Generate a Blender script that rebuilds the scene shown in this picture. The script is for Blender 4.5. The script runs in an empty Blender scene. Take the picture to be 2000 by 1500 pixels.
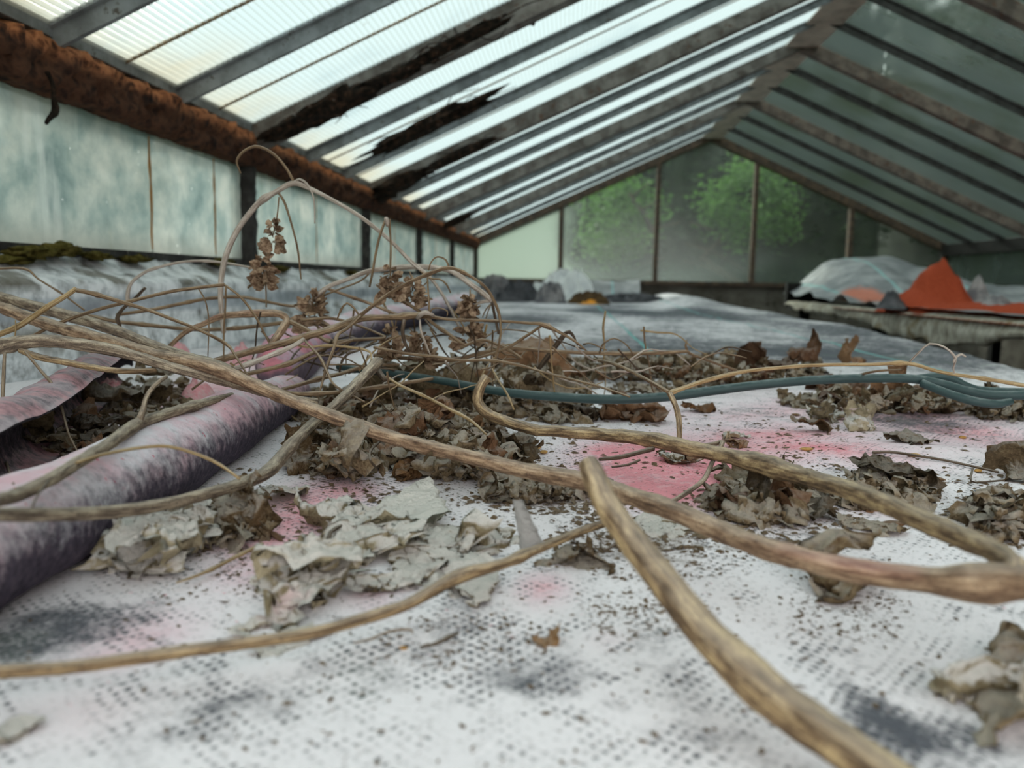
import bpy, math, random
import numpy as np
from mathutils import Vector, Matrix, noise as mn

# ------------------------------------------------------------------ camera, sky, sun, exposure
SC = bpy.context.scene
COL = SC.collection
ZB = 0.80                 # top of the bench fabric
ZC = ZB + 0.14            # the lens is held 14 cm above the bench
FPX = 1600.0              # focal length in pixels of the 2000 x 1500 frame
YAW, PITCH, ROLL = math.radians(3.88), math.radians(7.125), math.radians(1.0)
w_ = np.array([-math.sin(YAW) * math.cos(PITCH), math.cos(YAW) * math.cos(PITCH), -math.sin(PITCH)])
r0 = np.array([math.cos(YAW), math.sin(YAW), 0.0])
u0 = np.cross(r0, w_)
RGT = r0 * math.cos(ROLL) + u0 * math.sin(ROLL)     # the camera leans: the horizon drops to the right
UPV = u0 * math.cos(ROLL) - r0 * math.sin(ROLL)
cam_d = bpy.data.cameras.new('camera')
cam = bpy.data.objects.new('camera', cam_d)
COL.objects.link(cam)
cam.matrix_world = Matrix(((RGT[0], UPV[0], -w_[0], 0), (RGT[1], UPV[1], -w_[1], 0), (RGT[2], UPV[2], -w_[2], ZC), (0, 0, 0, 1)))
cam_d.sensor_width = 36.0
cam_d.lens = FPX / 2000.0 * 36.0
cam_d.clip_start = 0.01
cam_d.clip_end = 200
cam_d.dof.use_dof = True
cam_d.dof.focus_distance = 0.62
cam_d.dof.aperture_fstop = 8.2
SC.camera = cam

world = bpy.data.worlds.new('overcast_sky')
SC.world = world
world.use_nodes = True
wn = world.node_tree.nodes
bgd = wn['Background']
bgd.inputs[0].default_value = (1.0, 0.985, 0.965, 1)
bgd.inputs[1].default_value = 1.9
sun_d = bpy.data.lights.new('veiled_sun', 'SUN')
sun_d.energy = 3.6
sun_d.angle = math.radians(14)
sun_d.color = (1.0, 0.965, 0.90)
sun = bpy.data.objects.new('veiled_sun', sun_d)
COL.objects.link(sun)
_sd = Vector((-0.50, 0.85, 0.55)).normalized()      # towards the sun
sun.rotation_euler = _sd.to_track_quat('Z', 'Y').to_euler()
sun.location = (-4, 3, 6)
SC.view_settings.view_transform = 'Standard'
SC.view_settings.look = 'None'
SC.view_settings.gamma = 1.0
SC.view_settings.use_curve_mapping = False
SC.view_settings.exposure = 0.48
SC.cycles.use_denoising = True
SC.cycles.max_bounces = 10
SC.cycles.diffuse_bounces = 5
SC.cycles.transmission_bounces = 8
SC.cycles.transparent_max_bounces = 24
SC.cycles.sample_clamp_indirect = 6.0

mn.seed_set(7)
RNG = random.Random(7)
NR = np.random.default_rng(11)

# ------------------------------------------------------------------ pixels to places
def ray(px, py):
    return w_ + RGT * ((px - 1000.0) / FPX) + UPV * ((750.0 - py) / FPX)

def atY(px, py, Y):
    d = ray(px, py)
    return np.array([0, 0, ZC]) + d * (Y / d[1])

def fz(x, y):
    """gentle unevenness of the cloth on the bench"""
    a = 0.0045 * mn.noise(Vector((x * 5.0, y * 4.0, 3.1))) + 0.0022 * mn.noise(Vector((x * 16, y * 13, 8.2)))
    a *= min(1.0, max(0.0, (y - 0.12) / 0.3))
    if x > 0.15 and 0.4 < y < 1.5:     # creases across the cloth on the right
        k = min(1, (x - 0.15) / 0.2) * min(1, (y - 0.4) / 0.15) * min(1, (1.5 - y) / 0.3)
        a += k * 0.006 * mn.noise(Vector((x * 3.0 + y * 2, y * 22.0, 1.7)))
    if y > 1.6:
        k = min(1, (y - 1.6) / 1.5)
        a += k * 0.014 * (0.4 + mn.noise(Vector((x * 2.2, y * 1.1, 5.5)))) 
        a += 0.060 * math.exp(-((x - 0.80) / 0.17) ** 2) * min(1, max(0, (y - 4.2) / 1.4))
    return a

def onB(px, py, h=0.0):
    """where the sight line of a pixel meets the cloth, h metres above it"""
    d = ray(px, py)
    z = ZB + h
    p = None
    for _ in range(3):
        t = (z - ZC) / d[2]
        p = np.array([0, 0, ZC]) + d * t
        z = ZB + h + fz(p[0], p[1])
    return p

def P(px, py, h):
    return onB(px, py, h) if h >= 0 else atY(px, py, -h)

# ------------------------------------------------------------------ object helpers
def tag(o, label=None, cat=None, group=None, kind=None):
    if label: o['label'] = label
    if cat: o['category'] = cat
    if group: o['group'] = group
    if kind: o['kind'] = kind
    return o

def empty(name, loc, label=None, cat=None, group=None, kind=None):
    o = bpy.data.objects.new(name, None)
    o.empty_display_size = 0.05
    o.location = loc
    COL.objects.link(o)
    return tag(o, label, cat, group, kind)

def wloc(o):
    l = Vector(o.location)
    while o.parent:
        o = o.parent
        l += Vector(o.location)
    return l

def mk(name, V, F, mats, parent=None, smooth=True, attrs=None, midx=None, origin=None):
    """one mesh object from world coordinates; its origin goes to the middle of its base"""
    V = np.asarray(V, dtype=float)
    if origin is None:
        origin = np.array([V[:, 0].mean(), V[:, 1].mean(), V[:, 2].min()])
    me = bpy.data.meshes.new(name)
    me.from_pydata((V - origin).tolist(), [], [tuple(int(i) for i in f) for f in F])
    if not isinstance(mats, (list, tuple)): mats = [mats]
    for m in mats: me.materials.append(m)
    if midx is not None:
        me.polygons.foreach_set('material_index', np.asarray(midx, dtype=np.int32))
    me.polygons.foreach_set('use_smooth', np.full(len(me.polygons), bool(smooth)))
    if attrs:
        for k, a in attrs.items():
            a = np.asarray(a, dtype=np.float32)
            if a.ndim == 1:
                at = me.attributes.new(k, 'FLOAT', 'POINT'); at.data.foreach_set('value', a)
            else:
                at = me.attributes.new(k, 'FLOAT_VECTOR', 'POINT'); at.data.foreach_set('vector', a.ravel())
    me.update()
    o = bpy.data.objects.new(name, me)
    COL.objects.link(o)
    o.location = origin
    if parent is not None:
        o.parent = parent
        o.location = Vector(origin) - wloc(parent)
    return o

class MB:
    def __init__(s): s.V = []; s.F = []; s.n = 0
    def add(s, V, F):
        V = np.asarray(V, dtype=float)
        s.V.append(V); s.F += [tuple(i + s.n for i in f) for f in F]; s.n += len(V); return s
    def box(s, a, b):
        (x0, y0, z0), (x1, y1, z1) = a, b
        V = [(x0, y0, z0), (x1, y0, z0), (x1, y1, z0), (x0, y1, z0), (x0, y0, z1), (x1, y0, z1), (x1, y1, z1), (x0, y1, z1)]
        return s.add(V, [(0, 3, 2, 1), (4, 5, 6, 7), (0, 1, 5, 4), (1, 2, 6, 5), (2, 3, 7, 6), (3, 0, 4, 7)])
    def prism(s, prof, o, ax, ay, az, L, segs=1):
        """profile (a,b) in the plane of ax, ay pushed L along az"""
        o, ax, ay, az = map(lambda q: np.asarray(q, dtype=float), (o, ax, ay, az))
        n = len(prof); V = []
        for k in range(segs + 1):
            for a, b in prof: V.append(o + ax * a + ay * b + az * (L * k / segs))
        F = []
        for k in range(segs):
            for i in range(n):
                j = (i + 1) % n
                F.append((k * n + i, k * n + j, (k + 1) * n + j, (k + 1) * n + i))
        F.append(tuple(range(n - 1, -1, -1))); F.append(tuple(segs * n + i for i in range(n)))
        return s.add(V, F)
    def mk(s, name, mats, parent=None, smooth=False, **kw):
        return mk(name, np.concatenate(s.V), s.F, mats, parent, smooth, **kw)

def grid_faces(nu, nv, closed_u=False):
    F = []
    for j in range(nv - 1):
        for i in range(nu if closed_u else nu - 1):
            i2 = (i + 1) % nu
            F.append((j * nu + i, j * nu + i2, (j + 1) * nu + i2, (j + 1) * nu + i))
    return F

def catmull(pts, step):
    pts = np.asarray(pts, dtype=float)
    if len(pts) < 3:
        n = max(2, int(np.linalg.norm(pts[-1][:3] - pts[0][:3]) / step))
        return np.array([pts[0] + (pts[-1] - pts[0]) * i / n for i in range(n + 1)])
    Q = np.vstack([2 * pts[0] - pts[1], pts, 2 * pts[-1] - pts[-2]])
    out = []
    for i in range(1, len(Q) - 2):
        a, b, c, d = Q[i - 1], Q[i], Q[i + 1], Q[i + 2]
        n = max(2, int(np.linalg.norm(c[:3] - b[:3]) / step))
        for k in range(n):
            t = k / n
            out.append(0.5 * ((2 * b) + (-a + c) * t + (2 * a - 5 * b + 4 * c - d) * t * t + (-a + 3 * b - 3 * c + d) * t ** 3))
    out.append(pts[-1])
    return np.array(out)

def tube_mesh(path, sides=8, rough=0.12, seed=0.0, nodes=(), wob=0.0):
    """path: rows (x,y,z,r). Returns V, F, attribute rows (length, cos, sin)"""
    path = np.asarray(path, dtype=float)
    n = len(path)
    p = path[:, :3].copy(); r = path[:, 3].copy()
    if wob:
        for i in range(n):
            q = p[i] * 30
            p[i] += wob * np.array([mn.noise(Vector((q[0], q[1], q[2] + seed))), mn.noise(Vector((q[0] + 9, q[1], q[2] + seed))), mn.noise(Vector((q[0], q[1] + 9, q[2] + seed)))])
    L = np.concatenate([[0], np.cumsum(np.linalg.norm(np.diff(p, axis=0), axis=1))])
    for (tn, amp) in nodes:                       # swollen joints
        c = tn * L[-1]
        r = r * (1 + amp * np.exp(-((L - c) / (2.2 * r.mean())) ** 2))
    T = np.gradient(p, axis=0)
    T /= np.maximum(np.linalg.norm(T, axis=1), 1e-9)[:, None]
    ref = np.array([0, 0, 1.0]) if abs(T[0][2]) < 0.8 else np.array([1.0, 0, 0])
    V = []; A = []
    N = np.cross(T[0], ref); N /= np.linalg.norm(N)
    for i in range(n):
        N = N - T[i] * np.dot(N, T[i]); N /= max(np.linalg.norm(N), 1e-9)
        B = np.cross(T[i], N)
        for k in range(sides):
            a = 2 * math.pi * k / sides
            rr = r[i]
            if rough:
                rr *= 1 + rough * (mn.noise(Vector((L[i] * 90 + seed, math.cos(a) * 1.3, math.sin(a) * 1.3 + seed))) + 0.5 * mn.noise(Vector((L[i] * 300 + seed, math.cos(a) * 2.5, math.sin(a) * 2.5))))
            V.append(p[i] + (N * math.cos(a) + B * math.sin(a)) * rr)
            A.append((L[i] + seed, math.cos(a), math.sin(a)))
    F = grid_faces(sides, n, True)
    c0 = len(V); V.append(p[0] - T[0] * r[0] * 0.4); A.append((seed, 0, 0))
    V.append(p[-1] + T[-1] * r[-1] * 0.4); A.append((L[-1] + seed, 0, 0))
    for k in range(sides):
        k2 = (k + 1) % sides
        F.append((c0, k2, k)); F.append((c0 + 1, (n - 1) * sides + k, (n - 1) * sides + k2))
    return np.array(V), F, np.array(A)

# ------------------------------------------------------------------ material helpers
def srgb(*c):
    return tuple(((v / 255) / 12.92 if v / 255 <= 0.04045 else ((v / 255 + 0.055) / 1.055) ** 2.4) for v in c) + (1,)

class G:
    def __init__(s, name):
        s.m = bpy.data.materials.new(name); s.m.use_nodes = True
        s.nt = s.m.node_tree; s.nt.nodes.clear()
        s.o = s.nt.nodes.new('ShaderNodeOutputMaterial')
    def node(s, t, **kw):
        n = s.nt.nodes.new(t)
        for k, v in kw.items(): setattr(n, k, v)
        return n
    def put(s, v, sock):
        if isinstance(v, bpy.types.NodeSocket): s.nt.links.new(v, sock)
        elif v is not None:
            if hasattr(sock.default_value, '__len__') and not hasattr(v, '__len__'): v = (v, v, v, 1)[:len(sock.default_value)]
            if hasattr(sock.default_value, '__len__') and len(v) != len(sock.default_value): v = tuple(v)[:len(sock.default_value)]
            sock.default_value = v
    def obj(s): return s.node('ShaderNodeTexCoord').outputs['Object']
    def geo(s, k='Position'): return s.node('ShaderNodeNewGeometry').outputs[k]
    def rnd(s): return s.node('ShaderNodeObjectInfo').outputs['Random']
    def attr(s, k, out='Fac'): return s.node('ShaderNodeAttribute', attribute_name=k).outputs[out]
    def vmath(s, op, a, b=None):
        n = s.node('ShaderNodeVectorMath', operation=op); s.put(a, n.inputs[0])
        if b is not None: s.put(b, n.inputs[1])
        return n.outputs[0]
    def sep(s, v):
        n = s.node('ShaderNodeSeparateXYZ'); s.put(v, n.inputs[0]); return n.outputs
    def comb(s, x, y, z):
        n = s.node('ShaderNodeCombineXYZ')
        for i, v in enumerate((x, y, z)): s.put(v, n.inputs[i])
        return n.outputs[0]
    def noise(s, scale, detail=4, rough=0.55, vec=None, dist=0.0, out=0):
        n = s.node('ShaderNodeTexNoise')
        n.inputs['Scale'].default_value = scale; n.inputs['Detail'].default_value = detail
        n.inputs['Roughness'].default_value = rough; n.inputs['Distortion'].default_value = dist
        s.put(vec if vec is not None else s.geo(), n.inputs['Vector']); return n.outputs[out]
    def vor(s, scale, vec=None, feature='F1', rand=1.0):
        n = s.node('ShaderNodeTexVoronoi', feature=feature)
        n.inputs['Scale'].default_value = scale; n.inputs['Randomness'].default_value = rand
        s.put(vec if vec is not None else s.geo(), n.inputs['Vector']); return n.outputs['Distance']
    def ma(s, op, a, b=None, c=None, clamp=False):
        n = s.node('ShaderNodeMath', operation=op, use_clamp=clamp)
        for i, v in enumerate((a, b, c)):
            if v is not None: s.put(v, n.inputs[i])
        return n.outputs[0]
    def step(s, v, a, b):
        n = s.node('ShaderNodeMapRange', interpolation_type='SMOOTHSTEP')
        s.put(v, n.inputs[0]); n.inputs[1].default_value = a; n.inputs[2].default_value = b
        return n.outputs[0]
    def mix(s, f, a, b, mode='MIX'):
        n = s.node('ShaderNodeMix', data_type='RGBA', blend_type=mode)
        s.put(f, n.inputs[0]); s.put(a, n.inputs[6]); s.put(b, n.inputs[7]); return n.outputs[2]
    def ramp(s, f, stops):
        n = s.node('ShaderNodeValToRGB'); e = n.color_ramp.elements
        while len(e) < len(stops): e.new(0.5)
        for k, (p, c) in enumerate(stops): e[k].position = p; e[k].color = c
        s.put(f, n.inputs[0]); return n.outputs[0]
    def bump(s, h, strength=0.5, dist=0.002):
        n = s.node('ShaderNodeBump'); n.inputs['Strength'].default_value = strength; n.inputs['Distance'].default_value = dist
        s.put(h, n.inputs['Height']); return n.outputs[0]
    def pbr(s, col, rough=0.8, normal=None, spec=0.3, metal=0.0, sheen=0.0):
        n = s.node('ShaderNodeBsdfPrincipled')
        s.put(col, n.inputs['Base Color']); s.put(rough, n.inputs['Roughness'])
        n.inputs['Specular IOR Level'].default_value = spec; s.put(metal, n.inputs['Metallic'])
        if sheen: n.inputs['Sheen Weight'].default_value = sheen
        if normal is not None: s.put(normal, n.inputs['Normal'])
        return n.outputs[0]
    def bsdf(s, t, col=None, rough=None, normal=None, ior=None):
        n = s.node(t)
        if col is not None: s.put(col, n.inputs['Color'])
        if rough is not None: s.put(rough, n.inputs['Roughness'])
        if ior is not None: s.put(ior, n.inputs['IOR'])
        if normal is not None and 'Normal' in n.inputs: s.put(normal, n.inputs['Normal'])
        return n.outputs[0]
    def mixs(s, f, a, b):
        n = s.node('ShaderNodeMixShader'); s.put(f, n.inputs[0]); s.put(a, n.inputs[1]); s.put(b, n.inputs[2]); return n.outputs[0]
    def out(s, sh): s.put(sh, s.o.inputs[0]); return s.m

def up_dust(g, lo=0.1, hi=0.8, scale=60, amount=0.9):
    """powder that has settled on faces turned upwards"""
    nz = g.sep(g.geo('Normal'))[2]
    n = g.noise(scale, 5, 0.65)
    v = g.ma('ADD', nz, g.ma('MULTIPLY', g.ma('SUBTRACT', n, 0.5), 1.6))
    return g.ma('MULTIPLY', g.step(v, lo, hi), amount)

# ------------------------------------------------------------------ materials of the building
M = {}
def m_clear():
    g = G('pane_outer_face'); return g.out(g.mixs(0.06, g.bsdf('ShaderNodeBsdfTransparent', (0.97, 0.99, 0.98, 1)), g.bsdf('ShaderNodeBsdfGlossy', (1, 1, 1, 1), 0.25)))
M['clear'] = m_clear()

def m_roof_pane():
    g = G('ribbed_plastic_sheet')
    sl = g.attr('slope'); rib = g.attr('rib')
    ac = g.attr('acr')
    st = g.noise(3.0, 4, 0.6)
    edge = g.ma('ADD', g.step(g.ma('ADD', sl, g.ma('MULTIPLY', st, 0.16)), 0.19, 0.07), g.step(g.ma('ADD', g.ma('ABSOLUTE', g.ma('SUBTRACT', ac, 0.5)), g.ma('MULTIPLY', st, 0.10)), 0.50, 0.56), clamp=True)
    c = g.mix(g.ma('MULTIPLY', edge, 0.6), srgb(158, 174, 176), srgb(162, 146, 108))
    c = g.mix(g.step(g.noise(1.6, 5, 0.6), 0.55, 0.75), c, srgb(138, 156, 160))
    c = g.mix(g.ma('MULTIPLY', g.step(rib, 0.62, 0.95), 0.55), c, srgb(120, 128, 118))
    d = g.step(g.noise(24, 6, 0.7), 0.62, 0.72)
    c = g.mix(g.ma('MULTIPLY', d, 0.45), c, srgb(110, 105, 85))
    t = g.bsdf('ShaderNodeBsdfTranslucent', c)
    rf = g.bsdf('ShaderNodeBsdfRefraction', c, 0.30, ior=1.04)
    df = g.bsdf('ShaderNodeBsdfDiffuse', c)
    s = g.mixs(0.5, t, rf)
    s = g.mixs(0.14, s, df)
    return g.out(s)
M['roof_pane'] = m_roof_pane()

def m_side_pane():
    g = G('dirty_side_glass')
    pos = g.geo()
    st = g.noise(1.0, 5, 0.6, g.vmath('MULTIPLY', pos, (14, 14, 2.2)))
    mo = g.noise(8.0, 7, 0.66, dist=0.1)
    c = g.ramp(mo, [(0.30, srgb(92, 114, 114)), (0.46, srgb(130, 148, 144)), (0.66, srgb(172, 180, 172))])
    c = g.mix(g.ma('MULTIPLY', g.step(st, 0.55, 0.72), 0.6), c, srgb(176, 186, 182))
    c = g.mix(g.ma('MULTIPLY', g.step(st, 0.40, 0.28), 0.35), c, srgb(84, 100, 74))
    z = g.sep(pos)[2]
    low = g.step(g.ma('SUBTRACT', g.ma('ADD', z, g.ma('MULTIPLY', mo, 0.05)), ZC), 0.13, 0.06)
    c = g.mix(g.ma('MULTIPLY', low, 0.55), c, srgb(140, 140, 130))
    sp = g.step(g.vor(38), 0.10, 0.06)
    c = g.mix(g.ma('MULTIPLY', g.ma('MULTIPLY', sp, g.step(g.noise(7), 0.5, 0.6)), 0.8), c, srgb(235, 238, 238))
    t = g.bsdf('ShaderNodeBsdfTranslucent', c)
    tr = g.bsdf('ShaderNodeBsdfRefraction', c, 0.22, ior=1.03)
    s = g.mixs(0.22, t, tr)
    s = g.mixs(0.34, s, g.bsdf('ShaderNodeBsdfDiffuse', c))
    return g.out(g.mixs(0.06, s, g.bsdf('ShaderNodeBsdfGlossy', (1, 1, 1, 1), 0.3)))
M['side_pane'] = m_side_pane()

def m_gable_pane():
    g = G('misted_gable_glass')
    pos = g.geo()
    z = g.ma('SUBTRACT', g.sep(pos)[2], ZC)
    n = g.noise(1.3, 4, 0.6)
    x = g.sep(pos)[0]
    mist = g.ma('ADD', g.step(g.ma('ADD', z, g.ma('MULTIPLY', n, 0.5)), 0.62, 0.22), g.step(g.ma('ADD', x, g.ma('MULTIPLY', n, 0.6)), 0.50, 0.1), clamp=True)
    st = g.noise(1.0, 4, 0.6, g.vmath('MULTIPLY', g.vmath('ADD', pos, g.comb(g.ma('MULTIPLY', z, 1.1), 0, 0)), (9, 9, 1.2)))
    fac = g.ma('ADD', g.ma('MULTIPLY', g.ma('MULTIPLY', mist, g.ma('SUBTRACT', 1.0, g.ma('MULTIPLY', g.step(x, 0.9, 1.9), 0.72))), g.ma('ADD', 0.58, g.ma('MULTIPLY', g.step(x, 0.15, -0.1), 0.36))), g.ma('MULTIPLY', g.ma('MULTIPLY', st, 0.20), g.ma('SUBTRACT', 1.0, g.ma('MULTIPLY', g.step(x, 0.9, 1.9), 0.7))), clamp=True)  # mist thinned towards the right so the panes shaded by trees turn dark
    c = g.mix(g.step(x, 0.6, -0.3), srgb(104, 122, 114), srgb(160, 178, 164))
    see = g.mixs(0.35, g.bsdf('ShaderNodeBsdfTransparent', (0.80, 0.88, 0.82, 1)), g.bsdf('ShaderNodeBsdfRefraction', (0.80, 0.88, 0.82, 1), 0.12, ior=1.02))
    dirt = g.mixs(0.5, g.bsdf('ShaderNodeBsdfTranslucent', c), g.bsdf('ShaderNodeBsdfDiffuse', c))
    s = g.mixs(fac, see, dirt)
    return g.out(g.mixs(0.05, s, g.bsdf('ShaderNodeBsdfGlossy', (1, 1, 1, 1), 0.2)))
M['gable_pane'] = m_gable_pane()

def m_right_pane():
    g = G('grimy_roof_glass')
    st = g.noise(1.0, 5, 0.6, g.vmath('MULTIPLY', g.geo(), (1.2, 7, 1.2)))
    blot = g.noise(2.2, 5, 0.6)
    fac = g.ma('ADD', 0.20, g.ma('MULTIPLY', st, 0.30))
    c = g.mix(g.step(blot, 0.45, 0.7), srgb(104, 122, 118), srgb(76, 92, 74))
    see = g.mixs(0.5, g.bsdf('ShaderNodeBsdfTransparent', (0.62, 0.72, 0.68, 1)), g.bsdf('ShaderNodeBsdfRefraction', (0.62, 0.72, 0.68, 1), 0.25, ior=1.02))
    dirt = g.mixs(0.5, g.bsdf('ShaderNodeBsdfTranslucent', c), g.bsdf('ShaderNodeBsdfDiffuse', c))
    s = g.mixs(fac, see, dirt)
    fr = g.node('ShaderNodeFresnel'); fr.inputs[0].default_value = 1.45
    return g.out(g.mixs(g.ma('MULTIPLY', fr.outputs[0], 0.7), s, g.bsdf('ShaderNodeBsdfGlossy', (0.9, 0.95, 0.95, 1), 0.28)))
M['right_pane'] = m_right_pane()

def m_paint(name, a, b, scale=18, rough=0.75, chip=None):
    g = G(name)
    n = g.noise(scale, 6, 0.65)
    c = g.mix(g.step(n, 0.35, 0.65), a, b)
    if chip: c = g.mix(g.step(g.noise(scale * 2.7, 6, 0.7), 0.58, 0.66), c, chip)
    return g.out(g.pbr(c, rough, g.bump(n, 0.5, 0.004)))
M['bar'] = m_paint('grey_glazing_bar', srgb(132, 136, 138), srgb(100, 103, 104), 20, 0.6, srgb(78, 72, 66))
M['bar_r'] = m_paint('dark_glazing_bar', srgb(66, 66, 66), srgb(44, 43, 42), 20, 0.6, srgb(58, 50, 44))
M['rafter'] = m_paint('weathered_rafter', srgb(134, 128, 122), srgb(86, 78, 72), 14, 0.8, srgb(88, 60, 44))
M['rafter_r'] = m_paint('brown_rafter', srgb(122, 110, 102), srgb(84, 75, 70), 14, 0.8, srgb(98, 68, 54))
M['ridge'] = m_paint('grey_brown_ridge_board', srgb(200, 190, 176), srgb(168, 158, 146), 9, 0.85, srgb(134, 124, 110))
M['post'] = m_paint('dark_post', srgb(62, 60, 58), srgb(40, 37, 35), 26, 0.8, srgb(104, 98, 92))
M['gable_frame'] = m_paint('rusty_gable_frame', srgb(96, 80, 66), srgb(62, 54, 48), 30, 0.85, srgb(110, 70, 44))
M['concrete'] = m_paint('grey_concrete', srgb(118, 112, 104), srgb(88, 82, 74), 6, 0.9, srgb(70, 66, 58))
M['dark'] = m_paint('dark_timber', srgb(30, 27, 25), srgb(18, 17, 16), 10, 0.9)
M['earth'] = m_paint('dark_earth_floor', srgb(26, 23, 21), srgb(16, 15, 14), 8, 0.95)
M['grass'] = m_paint('rough_grass', srgb(72, 92, 46), srgb(46, 62, 32), 3, 0.95)

def m_rust():
    g = G('flaking_rust')
    n = g.noise(34, 8, 0.7); v = g.vor(60)
    c = g.ramp(g.ma('ADD', g.ma('MULTIPLY', n, 0.8), g.ma('MULTIPLY', v, 0.25)), [(0.36, srgb(46, 35, 31)), (0.46, srgb(116, 72, 50)), (0.57, srgb(178, 118, 82)), (0.72, srgb(128, 78, 54))])
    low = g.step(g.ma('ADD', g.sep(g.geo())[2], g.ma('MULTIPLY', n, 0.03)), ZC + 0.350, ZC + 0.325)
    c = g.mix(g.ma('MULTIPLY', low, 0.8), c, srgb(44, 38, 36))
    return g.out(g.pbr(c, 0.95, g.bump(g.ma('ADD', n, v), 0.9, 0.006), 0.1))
M['rust'] = m_rust()
def m_rustrun():
    g = G('rust_run'); n = g.noise(50, 5, 0.6)
    return g.out(g.mixs(0.3, g.pbr(g.mix(n, srgb(150, 104, 58), srgb(196, 150, 92)), 0.9), g.bsdf('ShaderNodeBsdfTranslucent', srgb(190, 130, 70))))
M['rustrun'] = m_rustrun()
M['seam'] = m_paint('grimy_seam', srgb(128, 108, 84), srgb(96, 84, 68), 30, 0.9)

def m_ledge():
    g = G('whitened_ledge')
    n = g.noise(22, 6, 0.68); b = g.noise(7, 4, 0.6)
    nz = g.sep(g.geo('Normal'))[2]
    c = g.ramp(n, [(0.34, srgb(128, 126, 124)), (0.45, srgb(196, 198, 200)), (0.56, srgb(236, 236, 238))])
    face = g.ramp(g.ma('ADD', g.ma('MULTIPLY', n, 0.5), g.ma('MULTIPLY', g.noise(1.0, 4, 0.6, g.vmath('MULTIPLY', g.geo(), (5, 5, 14))), 0.5)), [(0.34, srgb(140, 144, 150)), (0.5, srgb(180, 186, 192)), (0.64, srgb(222, 226, 232))])
    c = g.mix(g.step(nz, 0.25, 0.1), c, face)
    mm = g.ma('MULTIPLY', g.step(b, 0.52, 0.62), g.step(nz, 0.2, 0.5))
    c = g.mix(g.ma('MULTIPLY', mm, 0.8), c, srgb(92, 84, 66))
    return g.out(g.pbr(c, 0.9, g.bump(n, 0.6, 0.006)))
M['ledge'] = m_ledge()
def m_moss():
    g = G('moss'); n = g.noise(90, 6, 0.7)
    c = g.ramp(n, [(0.3, srgb(52, 44, 26)), (0.5, srgb(92, 84, 40)), (0.68, srgb(128, 114, 66))])
    return g.out(g.pbr(c, 1.0, g.bump(n, 1.0, 0.006), 0.05))
M['moss'] = m_moss()
def m_debris():
    g = G('sooty_root_debris'); n = g.noise(60, 7, 0.7)
    c = g.ramp(n, [(0.34, srgb(22, 19, 18)), (0.52, srgb(46, 38, 32)), (0.64, srgb(84, 60, 44)), (0.72, srgb(150, 150, 150))])
    return g.out(g.pbr(c, 0.95, g.bump(n, 1.0, 0.008), 0.1))
M['debris'] = m_debris()
def m_leafy(name, a, b, tr=0.4):
    g = G(name); n = g.noise(3.0, 3); r = g.node('ShaderNodeNewGeometry').outputs['Random Per Island']
    c = g.mix(g.ma('ADD', g.ma('MULTIPLY', n, 0.5), g.ma('MULTIPLY', r, 0.5)), a, b)
    return g.out(g.mixs(tr, g.pbr(c, 0.5, spec=0.3), g.bsdf('ShaderNodeBsdfTranslucent', c)))
M['leaf_dk'] = m_leafy('dark_tree_leaves', srgb(16, 27, 14), srgb(38, 58, 28), 0.2)
M['leaf_lt'] = m_leafy('fresh_tree_leaves', srgb(46, 80, 34), srgb(106, 150, 70), 0.4)
M['bark'] = m_paint('tree_bark', srgb(74, 62, 50), srgb(44, 38, 32), 12, 0.95)

# ------------------------------------------------------------------ the greenhouse
D = 7.0
XL = atY(926, 500, D)[0]
ZE = atY(926, 466, D)[2]
XR = atY(1388, 262, D)[0]
ZR = atY(1388, 260, D)[2]
XRR = 2 * XR - XL
ZS = ZC + 0.040                    # sill of the glazing
Y0 = -0.45                         # house cut short behind the lens, its end left open to light the bench
POSTS = [Y0, 0.84, 2.03, 3.22, 4.37, 5.60, D]

mk_floor = MB().box((XL - 0.1, Y0, -0.05), (XRR + 0.1, D + 0.1, 0.0)).mk('floor', M['earth'])
tag(mk_floor, 'dark earth floor in the gap between the two benches', 'floor', kind='structure')
gr = MB().box((-40, -40, -0.2), (40, 40, -0.06)).mk('ground', M['grass'])
tag(gr, 'rough grass outside around the greenhouse', 'ground', kind='structure')

# dwarf wall and sloped ledge on the left
def ledge_wall():
    ny = 700; prof = [(XL - 0.10, 0.0), (XL - 0.10, ZS - 0.02), (XL - 0.02, ZS - 0.012), (XL + 0.012, ZS - 0.014), (XL + 0.03, ZC + 0.012), (XL + 0.055, ZC - 0.0), (XL + 0.078, ZC - 0.006),
                      (XL + 0.090, ZC - 0.016), (XL + 0.090, ZC - 0.05), (XL + 0.088, ZC - 0.085), (XL + 0.100, ZC - 0.092), (XL + 0.100, ZB - 0.03), (XL + 0.095, 0.0)]
    V = []
    for j in range(ny):
        y = Y0 + (D + 0.1 - Y0) * j / (ny - 1)
        for i, (x, z) in enumerate(prof):
            if 2 < i < 11:
                a = 0.006 if i < 7 else 0.0015
                x2 = x + a * 0.5 * mn.noise(Vector((y * 23, z * 20, 4)))
                z2 = z + (a * (mn.noise(Vector((y * 19, x * 60, 1))) + 0.6 * mn.noise(Vector((y * 60, x * 90, 1)))) if i < 7 else 0)
                V.append((x2, y, z2))
            else: V.append((x, y, z))
    n = len(prof)
    F = [tuple(reversed(f)) for f in grid_faces(n, ny)]
    F += [tuple(range(n)), tuple((ny - 1) * n + i for i in range(n - 1, -1, -1))]
    return mk('wall_left', V, F, M['ledge'])
tag(ledge_wall(), 'low whitewashed wall with a crumbling sloped ledge under the side glass', 'wall', kind='structure')
wb = MB().box((XL - 0.1, D, 0), (XRR + 0.1, D + 0.14, ZS - 0.035)).mk('wall_back', M['concrete'])
tag(wb, 'low grey concrete wall under the misted gable glass', 'wall', kind='structure')
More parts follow.
